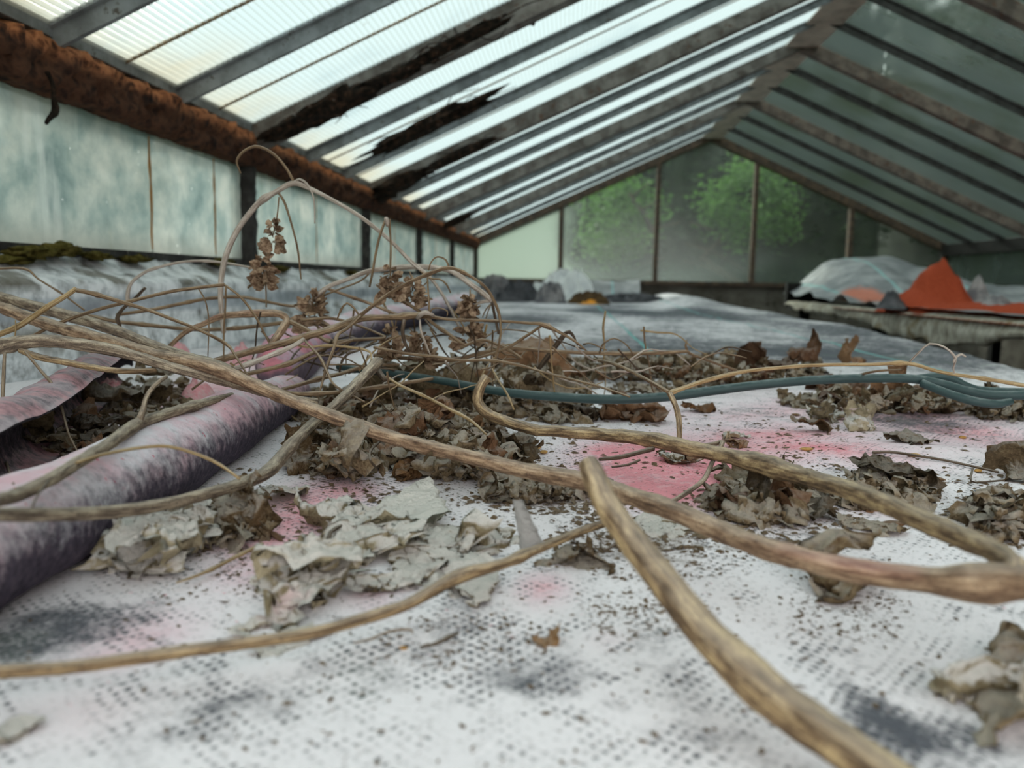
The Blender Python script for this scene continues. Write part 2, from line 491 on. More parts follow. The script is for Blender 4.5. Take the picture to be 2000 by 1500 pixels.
wr = MB().box((XRR, Y0, 0), (XRR + 0.12, D, ZS)).mk('wall_right', M['concrete'])
tag(wr, 'low concrete wall behind the bench with orange powder', 'wall', kind='structure')

# side glazing on the left
def thin_pane(name, quad, nrm, mat, parent, th=0.004):
    """glass sheet: inner face carries the dirt, outer face and edges are clear"""
    q = [np.asarray(p, float) for p in quad]; n = np.asarray(nrm, float) * th
    V = q + [p + n for p in q]; k = len(q)
    F = [tuple(range(k - 1, -1, -1)), tuple(range(k, 2 * k))] + [(i, (i + 1) % k, k + (i + 1) % k, k + i) for i in range(k)]
    return mk(name, V, F, [mat, M['clear']], parent, False, midx=[0] + [1] * (k + 1))

SPLIT = {1: [1.57, 1.86], 2: [2.62], 0: [0.25], 3: [3.80], 4: [4.98], 5: [6.3]}
wlabs = ['side window under the rusty beam with the hooked root',
         'wide pale side window with an orange rust run', 'side window with chalky runs behind the arching vine', 'greenish side window two bays before the gable',
         'narrow looking side window one bay before the gable corner', 'side window in the bay that meets the gable']
for i in range(len(POSTS) - 1):
    a, b = POSTS[i], POSTS[i + 1]
    e = empty('window_%d' % (i + 1), (XL, (a + b) / 2, ZS), wlabs[i], 'window', 'side windows along the left wall', 'structure')
    cuts = [a + 0.02] + SPLIT.get(i, [(a + b) / 2]) + [b - 0.02]
    for c0, c1 in zip(cuts[:-1], cuts[1:]):
        thin_pane('pane', [(XL, c0, ZS - 0.01), (XL, c1 + 0.004, ZS - 0.01), (XL, c1 + 0.004, ZE - 0.05), (XL, c0, ZE - 0.05)], (-1, 0, 0), M['side_pane'], e)
    # sill rail, post and its scaly paint
    MB().box((XL - 0.02, a + 0.02, ZS - 0.014), (XL + 0.012, b - 0.02, ZS + 0.004)).mk('sill_rail', M['post'], e)
    nz = 26; V = []
    for k in range(nz):
        z = ZS - 0.012 + (ZE - 0.06 - ZS) * k / (nz - 1)
        for (dx, dy) in ((-0.02, -0.020), (0.026, -0.020), (0.03, 0.0), (0.026, 0.020), (-0.02, 0.020)):
            V.append((XL + dx + 0.006 * mn.noise(Vector((b * 3, z * 60, dy * 90))), b + dy + 0.010 * mn.noise(Vector((b, z * 45, dx * 80 + 3))), z))
    F = grid_faces(5, nz, True) + [(4, 3, 2, 1, 0), tuple((nz - 1) * 5 + k for k in range(5))]
    mk('post', V, [tuple(f) for f in F], M['post'], e)
    for c in cuts[1:-1]:                         # rust that has run down the lapped joint
        nz = 30; V = []
        for k in range(nz):
            z = ZS + 0.01 + (ZE - 0.10 - ZS) * k / (nz - 1)
            wv = 0.0055 * (1 + 0.8 * mn.noise(Vector((c * 7, z * 30, 2)))) * (0.55 + 0.45 * math.sin(k / (nz - 1) * math.pi))
            y = c + 0.003 * mn.noise(Vector((c, z * 20, 7)))
            V += [(XL + 0.0008, y - wv, z), (XL + 0.0018, y, z), (XL + 0.0008, y + wv, z)]
        mk('rust_run', V, [tuple(f) for f in grid_faces(3, nz)], M['rustrun'], e)

e = empty('window_8', (XRR, (Y0 + D) / 2, ZS), 'row of grimy side panes above the far bench', 'window', kind='structure')
for a, b in zip(POSTS[:-1], POSTS[1:]):
    thin_pane('pane', [(XRR, a + .02, ZS - .01), (XRR, b - .02, ZS - .01), (XRR, b - .02, ZE - .05), (XRR, a + .02, ZE - .05)], (1, 0, 0), M['right_pane'], e)
    MB().box((XRR - .03, b - .02, ZS), (XRR + .02, b + .02, ZE - .05)).mk('post', M['post'], e)

# eave beam thick with rust
def rust_beam():
    ny = 620; per = [(-0.03, -0.008), (0.020, -0.006), (0.040, -0.012), (0.050, -0.026), (0.050, -0.042), (0.044, -0.056), (0.046, -0.066), (0.040, -0.080), (0.028, -0.086), (-0.01, -0.086), (-0.03, -0.084)]
    V = []
    for j in range(ny):
        y = Y0 + (D - Y0) * j / (ny - 1)
        for i, (x, z) in enumerate(per):
            k = 1.0 if 1 < i < 9 else 0.2
            d = k * (0.013 * mn.noise(Vector((y * 13, i * 0.5, 2))) + 0.011 * mn.noise(Vector((y * 45, i * 0.9, 9))) + 0.006 * mn.noise(Vector((y * 120, i * 1.7, 5))))
            V.append((XL + x + d, y, ZE + z + 0.6 * d * (1 if i < 4 else -1)))
    F = grid_faces(len(per), ny, True)
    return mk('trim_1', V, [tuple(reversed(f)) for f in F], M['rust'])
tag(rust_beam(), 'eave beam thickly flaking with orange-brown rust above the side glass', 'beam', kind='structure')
t2 = MB().prism([(-0.02, 0.028), (0.034, 0.028), (0.034, 0.002), (-0.02, -0.006)], (XL, Y0, ZE - 0.006), (1, 0, 0), (0, 0, 1), (0, 1, 0), D - Y0, 40).mk('trim_2', M['bar'])
tag(t2, 'dark grey gutter rail between the rusty beam and the roof sheets', 'rail', kind='structure')
t3 = MB().box((XRR - 0.05, Y0, ZE - 0.09), (XRR + 0.03, D, ZE)).mk('trim_3', M['dark'])
tag(t3, 'dark eave beam on the shaded side of the roof', 'beam', kind='structure')

# roof
SU = np.array([XR - XL, 0, ZR - ZE]); SL = np.linalg.norm(SU); SU /= SL
SN = np.array([SU[2], 0, -SU[0]])              # into the house
RU = np.array([-SU[0], 0, SU[2]]); RN = np.array([-SU[2], 0, -SU[0]])
roof = empty('ceiling', (XR, 2.2, ZE), 'pitched greenhouse roof of ribbed sheets and dark grimy glass between bars', 'roof', kind='structure')
RAF = POSTS[1:-1]
bars = []
for a, b in zip(POSTS[:-1], POSTS[1:]):
    bars += [(a + (b - a) / 3, False), (a + 2 * (b - a) / 3, False), (b, True)]
bars = [(POSTS[0], True)] + bars
# ribbed sheet, unit width, shared by all bays
pitch = 0.0125; nr = int((SL - 0.02) / pitch)
Vr, Fr, at_s, at_r, at_a, mid = [], [], [], [], [], []
for j in range(nr * 4 + 1):
    s = 0.01 + j * pitch / 4
    ph = j % 4
    dep = 0.0028 * (0.5 + 0.5 * math.cos(ph * math.pi / 2))
    for yy in (0.0, 1.0):
        p = SU * s + SN * (0.001 + dep); Vr.append((p[0], yy, p[2])); at_s.append(s / SL); at_r.append([1.0, 0.35, 0, 0.35][ph]); at_a.append(yy)
nin = len(Vr)
Fr += grid_faces(2, nr * 4 + 1); mid += [0] * len(Fr)
for s in (0.01, 0.01 + nr * pitch):
    for yy in (0.0, 1.0):
        p = SU * s - SN * 0.006; Vr.append((p[0], yy, p[2])); at_s.append(s / SL); at_r.append(0); at_a.append(yy)
Fr += [(nin, nin + 2, nin + 3, nin + 1), (0, nin, nin + 1, 1), (nin - 2, nin - 1, nin + 3, nin + 2)]; mid += [1, 1, 1]
ribbed = mk('pane', Vr, Fr, [M['roof_pane'], M['clear']], roof, True, {'slope': at_s, 'rib': at_r, 'acr': at_a}, mid, origin=np.zeros(3))
proto_used = False
bar_prof = [(-0.014, -0.002), (0.014, -0.002), (0.014, 0.006), (0.005, 0.008), (0.005, 0.034), (-0.005, 0.034), (-0.005, 0.008), (-0.014, 0.006)]
raf_prof = [(-0.021, -0.004), (0.021, -0.004), (0.021, 0.020), (0.026, 0.022), (0.026, 0.058), (-0.026, 0.058), (-0.026, 0.022), (-0.021, 0.020)]
E0 = np.array([XL, 0, ZE]); E1 = np.array([XRR, 0, ZE])
for (y, big) in bars:
    pr = raf_prof if big else bar_prof
    nm = 'rafter' if big else 'glazing_bar'
    MB().prism(pr, E0 + (0, y, 0) - SU * 0.0, (0, 1, 0), SN, SU, SL, 1).mk(nm, M['rafter' if big else 'bar'], roof)
    MB().prism(pr, E1 + (0, y, 0), (0, 1, 0), RN, RU, SL, 1).mk(nm, M['rafter_r' if big else 'bar_r'], roof)
for (a, _), (b, _) in zip(bars[:-1], bars[1:]):
    mid_y = a + (b - a) * (0.5 + RNG.uniform(-0.08, 0.08))
    for c0, c1 in ((a + 0.006, mid_y - 0.0012), (mid_y + 0.0012, b - 0.006)):
        o = ribbed if not proto_used else ribbed.copy()
        if proto_used: COL.objects.link(o)
        proto_used = True
        o.parent = roof
        o.location = Vector((XL, c0, ZE)) - wloc(roof); o.scale = (1, c1 - c0, 1)
    # the lap between the two sheets, dark with dirt
    q = MB().prism([(-0.0016, -0.001), (0.0016, -0.001), (0.0016, 0.0052), (-0.0016, 0.0052)], E0 + (0, mid_y, 0), (0, 1, 0), SN, SU, SL)
    q.mk('sheet_seam', M['seam'], roof)
    pa, pb = E1 + RU * 0.01, E1 + RU * (SL - 0.01)
    thin_pane('glass_pane', [pa + (0, a + 0.006, 0), pa + (0, b - 0.006, 0), pb + (0, b - 0.006, 0), pb + (0, a + 0.006, 0)], -RN, M['right_pane'], roof)
rb = MB().prism([(-0.082, -0.052), (0.082, -0.052), (0.070, -0.030), (0.02, -0.008), (-0.02, -0.008), (-0.070, -0.030)], (XR, Y0, ZR), (1, 0, 0), (0, 0, 1), (0, 1, 0), D - Y0 + 0.05, 30).mk('trim_4', M['ridge'])
tag(rb, 'grey-brown board along the underside of the roof ridge', 'board', kind='structure')

# gable: frame, mullions and glass panes
gab = empty('window_7', (XR, D, ZS), 'gable end of misted glass panes with green leaves behind', 'window', kind='structure')
mx = [XL] + [atY(px, 480, D)[0] for px in (1095, 1281, 1470, 1658)] + [XRR]
def roofz(x): return ZE + (ZR - ZE) * (1 - abs(x - XR) / (XR - XL))
for a, b in zip(mx[:-1], mx[1:]):
    q = [(a + 0.012, D, ZS - 0.02), (b - 0.012, D, ZS - 0.02), (b - 0.012, D, roofz(b - 0.012) - 0.02)]
    if a < XR < b: q.append((XR, D, ZR - 0.02))
    q.append((a + 0.012, D, roofz(a + 0.012) - 0.02))
    thin_pane('pane', q, (0, 1, 0), M['gable_pane'], gab)
for x in mx:
    MB().box((x - 0.017, D - 0.04, ZS - 0.03), (x + 0.017, D + 0.02, max(roofz(x) - 0.03, ZS + 0.05))).mk('mullion', M['gable_frame'], gab)
MB().box((XL, D - 0.055, ZS - 0.045), (XRR, D + 0.02, ZS - 0.012)).mk('sill', M['gable_frame'], gab)
for sgn, E, U, Nn in ((1, E0, SU, SN), (-1, E1, RU, RN)):
    MB().prism([(-0.05, 0.0), (0.02, 0.0), (0.02, 0.06), (-0.05, 0.06)], E + (0, D, 0), (0, 1, 0), Nn, U, SL).mk('verge_rail', M['gable_frame'], gab)

# ------------------------------------------------------------------ trees outside
def crown(name, R, n, seed, size, mat, squash=1.0):
    r = np.random.default_rng(seed)
    nc = 46
    cs = r.normal(size=(nc, 3)); cs /= np.linalg.norm(cs, axis=1)[:, None]; cs *= (R * (0.25 + 0.75 * r.random(nc) ** 0.5))[:, None]; cs[:, 2] *= squash
    V, F = [], []
    for i in range(n):
        c = cs[r.integers(nc)] + r.normal(size=3) * R * 0.17
        a = r.normal(size=3); a[2] *= 0.5; a /= np.linalg.norm(a)
        b = np.cross(a, r.normal(size=3)); b /= np.linalg.norm(b)
        s = size * r.uniform(0.6, 1.3)
        k = len(V)
        nn = np.cross(a, b) * s * 0.15
        V += [c, c + a * s * 0.5 + b * s * 0.28 + nn, c + a * s, c + a * s * 0.5 - b * s * 0.28 + nn]
        F += [(k, k + 1, k + 2), (k, k + 2, k + 3)]
    me = bpy.data.meshes.new(name); me.from_pydata([tuple(v) for v in V], [], F); me.materials.append(mat)
    return me
def trunk_mesh(name, H, r, seed):
    rr = random.Random(seed)
    pts = [(rr.uniform(-.15, .15) * k, rr.uniform(-.15, .15) * k, H * k / 5, r * (1 - 0.13 * k)) for k in range(6)]
    V, F, A = tube_mesh(catmull(pts, 0.3), 8, 0.1, seed)
    b = MB().add(V, F)
    for k in range(6):
        z = H * (0.45 + 0.09 * k); a = rr.uniform(0, 6.28); L = H * 0.3
        b.add(*tube_mesh(catmull([(0, 0, z, r * .4), (math.cos(a) * L * .5, math.sin(a) * L * .5, z + L * .3, r * .28), (math.cos(a) * L, math.sin(a) * L, z + L * .45, r * .12)], .3), 6, 0.1, k)[:2])
    me = bpy.data.meshes.new(name); me.from_pydata(np.concatenate(b.V).tolist(), [], b.F); me.materials.append(M['bark'])
    return me
CRD = [crown('crown_a', 2.3, 9000, 3, 0.20, M['leaf_dk'], 1.25), crown('crown_b', 2.3, 9000, 5, 0.20, M['leaf_dk'], 1.25)]
CRL = crown('crown_c', 1.1, 3200, 8, 0.15, M['leaf_lt'], 1.1)
TRK = [trunk_mesh('trunk_a', 4.5, 0.14, 1), trunk_mesh('trunk_b', 2.2, 0.06, 4)]
def tree(x, y, zc, sc, crown_me, trunk_me, label, rot, group):
    e = empty('tree' if crown_me is not CRL else 'leafy_shrub', (x, y, -0.06), label, 'tree' if crown_me is not CRL else 'shrub', group)
    c = bpy.data.objects.new('crown', crown_me); COL.objects.link(c); c.parent = e; c.location = (0, 0, zc); c.scale = (sc, sc, sc * (1.35 if crown_me is not CRL else 1)); c.rotation_euler = (0, 0, rot)
    t = bpy.data.objects.new('trunk', trunk_me); COL.objects.link(t); t.parent = e; t.rotation_euler = (0, 0, rot)
    t.scale = (1, 1, max(0.6, zc / 4.0 if trunk_me is TRK[0] else zc / 1.9))
def hedge(name, x0, x1, y0, y1, hts, along, label, seed):
    """clipped-looking mass of foliage: a dark solid heart and leaves all over it"""
    r = np.random.default_rng(seed)
    e = empty(name, ((x0 + x1) / 2, (y0 + y1) / 2, -0.06), label, 'hedge')
    n = 60; m = 16; V = []
    L0, L1 = (y0, y1) if along == 'y' else (x0, x1)
    W0, W1 = (x0, x1) if along == 'y' else (y0, y1)
    def prof(t, a):
        H = float(np.interp(t, [h[0] for h in hts], [h[1] for h in hts])); wc, wr = (W0 + W1) / 2, (W1 - W0) / 2
        ca, sa = math.cos(a), math.sin(a)
        p = np.array([wc - wr * np.sign(ca) * abs(ca) ** 0.6, H * abs(sa) ** 0.5])
        k = 1 + 0.22 * mn.noise(Vector((t * 14, a * 2.5, seed))) + 0.10 * mn.noise(Vector((t * 40, a * 7, seed)))
        w, z = wc + (p[0] - wc) * k, p[1] * k
        l = L0 + (L1 - L0) * t
        return np.array([w, l, z - 0.06] if along == 'y' else [l, w, z - 0.06])
    for i in range(n):
        for j in range(m): V.append(prof(i / (n - 1), math.pi * j / (m - 1)))
    F = grid_faces(m, n) + [tuple(range(m)), tuple((n - 1) * m + k for k in range(m))]
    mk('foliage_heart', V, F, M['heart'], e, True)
    V = []; F = []
    for i in range(13000):
        c = prof(r.random(), math.pi * r.random()) + r.normal(size=3) * 0.10
        a = r.normal(size=3); a[2] *= .5; a /= np.linalg.norm(a); b_ = np.cross(a, r.normal(size=3)); b_ /= np.linalg.norm(b_)
        s_ = 0.16 * r.uniform(.6, 1.4); k = len(V); nn = np.cross(a, b_) * s_ * .15
        V += [c, c + a * s_ * .5 + b_ * s_ * .28 + nn, c + a * s_, c + a * s_ * .5 - b_ * s_ * .28 + nn]; F += [(k, k + 1, k + 2), (k, k + 2, k + 3)]
    mk('leaves', V, F, M['leaf_dk'], e, False)
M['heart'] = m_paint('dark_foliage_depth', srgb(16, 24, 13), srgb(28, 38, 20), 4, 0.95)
hedge('hedge', 4.6, 6.6, -3.0, 13.6, [(0, 4.6), (.3, 5.2), (.6, 5.0), (1, 5.6)], 'y', 'tall dark hedge crowding the shaded side of the roof', 3)
hedge('hedge', -1.6, 3.8, 10.6, 12.6, [(0, 1.5), (.2, 2.0), (.33, 2.8), (.5, 4.0), (.7, 4.6), (1, 5.0)], 'x', 'dark hedge rising behind the gable ridge', 9)
for i, (x, y, zc, s, lab) in enumerate([(0.52, 8.9, 1.65, 0.42, 'fresh green shrub showing through the gable pane left of the middle mullion'), (1.85, 8.9, 1.85, 0.42, 'fresh green shrub showing through the gable pane below the ridge')]):
    tree(x, y, zc, s, CRL, TRK[1], lab, i * 2.1, 'green shrubs behind the gable glass')
for i, (x, y, zc, s) in enumerate([(-5.5, 6.3, 1.5, 0.62), (-5.6, 9.9, 1.6, 0.62), (-5.4, 2.7, 1.4, 0.62)]):
    tree(x, y, zc, s, CRD[i % 2], TRK[1], ['bushy tree beyond the chalky side window', 'bushy tree beyond the side windows next to the gable', 'bushy tree beyond the wide pale side window'][i], i * 1.1, 'bushes outside the pale glass')

# ------------------------------------------------------------------ bench cloth under white and pink powder
def blob(px, py, rx, ry, w):
    c = onB(px, py); a = onB(px, max(py - ry, 600)); b = onB(px, py + ry)
    return (c[0], c[1], rx * c[1] / FPX, max(1e-3, abs(a[1] - b[1]) / 2), w)
PINK = [blob(*b) for b in [(1330, 900, 170, 55, 1.15), (1200, 890, 80, 30, 0.9), (1290, 950, 120, 30, 1.0), (1520, 862, 150, 30, 1.0), (1440, 930, 60, 30, 0.8), (1680, 880, 120, 30, 0.45), (1600, 800, 170, 28, 0.5), (1850, 830, 180, 45, 0.55),
                           (1960, 870, 80, 30, 0.35), (1720, 990, 70, 20, 0.35), (1060, 1145, 45, 30, 0.8), (560, 1035, 130, 50, 0.75), (640, 970, 100, 40, 0.7), (720, 900, 90, 35, 0.6), (260, 1240, 120, 60, 0.5), (740, 1165, 60, 30, 0.45), (500, 1120, 90, 40, 0.3),
                           (1250, 790, 60, 14, 0.4), (1400, 810, 120, 15, 0.35), (150, 1400, 140, 60, 0.14), (1190, 1250, 40, 20, 0.15), (200, 870, 200, 60, 0.4), (430, 760, 100, 40, 0.8), (560, 700, 90, 30, 0.8)]]
THIN = [blob(*b) for b in [(450, 1375, 130, 45, 0.24), (330, 1430, 80, 40, 0.13), (1010, 1320, 110, 60, 0.27), (1120, 1330, 90, 50, 0.16), (1340, 1370, 70, 80, 0.21), (1280, 1240, 60, 30, 0.16), (60, 1245, 170, 55, 0.34), (200, 1200, 150, 35, 0.28),
                           (1640, 1330, 60, 60, 0.21), (1720, 1410, 60, 50, 0.22), (1850, 1450, 180, 60, 0.30), (1780, 1270, 120, 50, 0.13), (1740, 815, 130, 18, 0.27), (1850, 840, 90, 18, 0.22), (1480, 805, 80, 14, 0.16), (900, 1240, 120, 40, 0.16), (700, 1310, 140, 40, 0.16),
                           (1700, 690, 330, 20, 0.21), (1450, 645, 180, 10, 0.18), (1300, 612, 300, 8, 0.22), (1560, 690, 120, 15, 0.16), (1900, 720, 150, 15, 0.16), (640, 1000, 60, 25, 0.13), (800, 970, 100, 20, 0.16), (1060, 690, 80, 14, 0.13)]]
LITT = [blob(*b) for b in [(1280, 1060, 180, 70, 0.8), (1080, 970, 120, 30, 0.8), (830, 860, 250, 80, 1.0), (1500, 990, 150, 60, 0.8), (1650, 1190, 90, 50, 0.5), (1250, 1190, 80, 40, 0.4), (1930, 1010, 110, 60, 0.7), (1300, 700, 330, 35, 0.7), (1750, 790, 250, 25, 0.6)]]
def bl(x, y, lst):
    s = 0.0
    for (cx, cy, rx, ry, w) in lst:
        d = ((x - cx) / rx) ** 2 + ((y - cy) / ry) ** 2
        if d < 9: s += w * math.exp(-d)
    return s
EDGE = [(-1, .8), (1.0, .79), (1.46, .81), (2.15, .90), (3.2, .99), (4.2, 1.05), (5.5, 1.0), (7, .95)]
def xe(y): return float(np.interp(y, [e[0] for e in EDGE], [e[1] for e in EDGE]))
XB = XL + 0.102
def build_cloth():
    ys = list(np.linspace(-0.6, 0.10, 16)) + list(np.geomspace(0.105, 6.93, 430))
    us = list(np.linspace(0, 1, 250)) + [1.01, 1.02, 1.03]
    nu = len(us); V = []; pk = []; du = []; li = []
    for y in ys:
        e = xe(y)
        for u in us:
            x = XB + (e - XB) * min(u, 1.0)
            z = ZB + fz(x, y)
            if u > 1:
                k = (u - 1) * 100
                x += [0, 0.006, 0.009, 0.009][int(round(k))]; z -= [0, 0.004, 0.018, 0.05][int(round(k))]
            elif u > 0.985: z -= 0.001
            V.append((x, y, z))
            n = mn.noise(Vector((x * 22, y * 22, 6)))
            pk.append(min(1.2, bl(x, y, PINK) * (0.85 + 0.5 * n)))
            du.append(0.66 - bl(x, y, THIN) + 0.10 * mn.noise(Vector((x * 9, y * 7, 2.2))) + 0.07 * n - 0.20 * min(1, max(0, (y - 1.3) / 0.5)) + (0.30 * mn.noise(Vector((x * 3.1, y * 1.3, 7.7))) if y > 1.3 else 0))
            li.append(min(1, bl(x, y, LITT)))
    return mk('ground_cover_cloth', V, grid_faces(nu, len(ys)), M['cloth'], None, True, {'pink': pk, 'dust': du, 'litter': li})

def m_cloth():
    g = G('woven_cloth_under_powder')
    pos = g.geo(); x, y, z = g.sep(pos)
    nd = g.noise(70, 3, 0.5, out=1)
    w = g.vmath('ADD', pos, g.vmath('MULTIPLY', g.vmath('SUBTRACT', nd, (0.5, 0.5, 0.5)), (0.0060, 0.0060, 0)))
    wx, wy, _ = g.sep(w)
    a = 0.12
    rx = g.ma('ADD', g.ma('MULTIPLY', wx, math.cos(a)), g.ma('MULTIPLY', wy, math.sin(a)))
    ry = g.ma('SUBTRACT', g.ma('MULTIPLY', wy, math.cos(a)), g.ma('MULTIPLY', wx, math.sin(a)))
    sx = g.ma('SINE', g.ma('MULTIPLY', rx, 2 * math.pi / 0.0062)); sy = g.ma('SINE', g.ma('MULTIPLY', ry, 2 * math.pi / 0.0066))
    dot = g.ma('MULTIPLY', g.step(g.ma('MULTIPLY', sx, sy), 0.05, 0.85), g.step(g.noise(45, 4, 0.6), 0.38, 0.66))
    fine = g.noise(520, 4, 0.7); midn = g.noise(60, 5, 0.6); big = g.noise(14, 4, 0.6)
    dust = g.attr('dust')
    v = g.ma('ADD', dust, g.ma('MULTIPLY', g.ma('SUBTRACT', midn, 0.5), 0.75))
    v = g.ma('ADD', v, g.ma('MULTIPLY', g.ma('SUBTRACT', big, 0.5), 0.35))
    v = g.ma('ADD', v, g.ma('MULTIPLY', g.ma('SUBTRACT', fine, 0.5), 0.62))
    v = g.ma('SUBTRACT', v, g.ma('MULTIPLY', dot, 0.34))
    m = g.step(v, 0.20, 0.60)
    base = g.mix(g.noise(30, 3), srgb(78, 79, 88), srgb(104, 106, 110))
    base = g.mix(g.ma('MULTIPLY', g.step(g.noise(9, 4), 0.55, 0.7), 0.5), base, srgb(112, 122, 112))
    teal = g.ma('MAXIMUM', g.step(g.ma('ABSOLUTE', g.ma('SUBTRACT', x, 0.645)), 0.006, 0.004), g.step(g.ma('ABSOLUTE', g.ma('SUBTRACT', x, 0.17)), 0.006, 0.004))
    teal = g.ma('MULTIPLY', teal, g.step(g.sep(pos)[1], 1.25, 1.35))
    base = g.mix(teal, base, srgb(120, 172, 170))
    m2 = g.ma('SUBTRACT', m, g.ma('MULTIPLY', teal, 0.45), clamp=True)
    pk = g.ma('MULTIPLY', g.attr('pink'), g.ma('ADD', 0.0, g.ma('MULTIPLY', g.noise(130, 6, 0.75), 1.75)))
    fleck = g.ma('MULTIPLY', g.step(g.noise(190, 2, 0.5), 0.70, 0.76), 0.8)
    pk = g.ma('MAXIMUM', pk, g.ma('MULTIPLY', fleck, g.step(g.noise(10, 2), 0.5, 0.62)))
    white = g.mix(g.step(big, 0.3, 0.7), srgb(232, 229, 233), srgb(226, 222, 224))
    pc = g.ramp(pk, [(0.0, white and (0, 0, 0, 1)), (1, (1, 1, 1, 1))])
    tint = g.ramp(pk, [(0.0, srgb(234, 228, 231)), (0.30, srgb(233, 210, 217)), (0.7, srgb(233, 182, 190)), (1.0, srgb(230, 152, 161))])
    col = g.mix(g.ma('MAXIMUM', m2, g.ma('MULTIPLY', g.step(pk, 0.4, 0.9), 0.9)), base, tint)
    sp = g.ma('MULTIPLY', g.step(g.noise(330, 3, 0.6), 0.585, 0.66), g.ma('ADD', 0.34, g.attr('litter')), clamp=True)
    col = g.mix(g.ma('MULTIPLY', sp, 0.75), col, srgb(84, 70, 60))
    lit = g.ma('MULTIPLY', g.step(g.ma('ADD', g.attr('litter'), g.ma('MULTIPLY', g.ma('SUBTRACT', g.noise(85, 5, 0.7), 0.5), 1.5)), 0.55, 0.95), 0.7)
    col = g.mix(lit, col, srgb(118, 104, 86))
    h = g.ma('ADD', g.ma('MULTIPLY', m, 0.6), g.ma('ADD', g.ma('MULTIPLY', fine, 0.5), g.ma('MULTIPLY', dot, -0.5)))
    return g.out(g.pbr(col, 0.92, g.bump(h, 0.55, 0.0018), 0.15))
M['cloth'] = m_cloth()
cloth = tag(build_cloth(), 'grey woven ground cover cloth dusted with white and pink powder', 'cloth')

# the bench below it
b = empty('potting_bench', (0.1, 2.4, 0), 'long bench under the powder-dusted woven cloth', 'bench')
MB().box((XL + 0.104, -0.62, ZB - 0.07), (0.76, 6.95, ZB - 0.028)).mk('bench_top', M['dark'], b)
for yy in (-0.4, 1.4, 3.2, 5.0, 6.7):
    for xx in (XL + 0.16, 0.68):
        MB().box((xx - 0.03, yy - 0.03, 0), (xx + 0.03, yy + 0.03, ZB - 0.07)).mk('leg', M['dark'], b)
MB().box((0.74, -0.62, ZB - 0.16), (0.77, 6.95, ZB - 0.03)).mk('edge_board', M['dark'], b)

# ------------------------------------------------------------------ rolled and folded cloth along the bench edge
def m_roll():
    g = G('mauve_rolled_cloth_with_powder')
    n = g.noise(220, 6, 0.75); b_ = g.noise(26, 4, 0.6)
    c = g.ramp(n, [(0.3, srgb(52, 47, 58)), (0.55, srgb(86, 78, 90)), (0.75, srgb(120, 108, 116))])
    d = up_dust(g, -0.15, 0.95, 150, 0.97)
    pk = g.step(g.ma('ADD', g.ma('MULTIPLY', b_, 0.7), g.ma('MULTIPLY', g.noise(9, 3), 0.3)), 0.40, 0.62)
    tint = g.mix(pk, srgb(226, 220, 226), srgb(226, 186, 196))
    tint = g.mix(g.step(g.noise(140, 3), 0.68, 0.74), tint, srgb(214, 92, 112))
    c = g.mix(d, c, tint)
    return g.out(g.pbr(c, 0.95, g.bump(n, 0.6, 0.003), 0.1))
M['roll'] = m_roll()
def m_fold():
    g = G('dark_folded_cloth_with_pink_dust'); n = g.noise(200, 6, 0.75)
    c = g.ramp(n, [(0.3, srgb(48, 44, 50)), (0.55, srgb(76, 70, 76)), (0.75, srgb(112, 102, 106))])
    d = up_dust(g, 0.15, 1.25, 120, 0.9)
    return g.out(g.pbr(g.mix(d, c, g.mix(g.step(g.noise(30, 4), 0.42, 0.6), srgb(206, 190, 196), srgb(220, 172, 178))), 0.95, g.bump(n, 0.8, 0.004), 0.1))
M['fold'] = m_fold()
def m_rollpink():
    g = G('pink_dusted_mauve_cloth'); n = g.noise(90, 6, 0.7)
    c = g.ramp(n, [(0.3, srgb(88, 76, 88)), (0.7, srgb(124, 108, 118))])
    d = up_dust(g, -0.1, 0.9, 40, 0.95)
    c = g.mix(d, c, g.mix(g.step(g.noise(30, 4), 0.4, 0.6), srgb(204, 172, 186), srgb(222, 138, 150)))
    return g.out(g.pbr(c, 0.95, g.bump(n, 0.5, 0.003), 0.1))
M['rollp'] = m_rollpink()
def roll(name, pts, mat, seed, sides=36, amp=0.10, parent=None):
    path = catmull(pts, 0.006)
    V, F, A = tube_mesh(path, sides, 0, seed)
    V = np.array(V)
    cen = path[:, :3]
    for i in range(len(path)):
        for k in range(sides):
            q = V[i * sides + k]; dv = q - cen[i]
            nn = mn.noise(Vector((q[0] * 18 + seed, q[1] * 9, q[2] * 18))) + 0.5 * mn.noise(Vector((q[0] * 50, q[1] * 30 + seed, q[2] * 50))) + 0.15 * mn.noise(Vector((q[0] * 260, q[1] * 260 + seed, q[2] * 260)))
            q2 = cen[i] + dv * (1 + amp * nn)
            q2[2] = max(q2[2], ZB + fz(q2[0], q2[1]) + 0.0005)
            V[i * sides + k] = q2
    return mk(name, V, F, mat, parent, True)
def rp(x, y, r, dz=0.0): return (x, y, ZB + fz(x, y) + r * 0.96 + dz, r)
e = empty('cloth_roll', (-0.25, 0.45, ZB), 'fat mauve roll of cloth powdered pink and white running into the leaf litter', 'cloth roll')
roll('roll', [rp(-0.228, 0.02, .027), rp(-0.236, 0.2, .027), rp(-0.246, 0.36, .0265), rp(-0.256, 0.52, .026), rp(-0.268, 0.66, .0245), rp(-0.285, 0.80, .022, -.002), rp(-0.30, 0.88, .017, -.004)], M['roll'], 3.0, 48, 0.12, e)
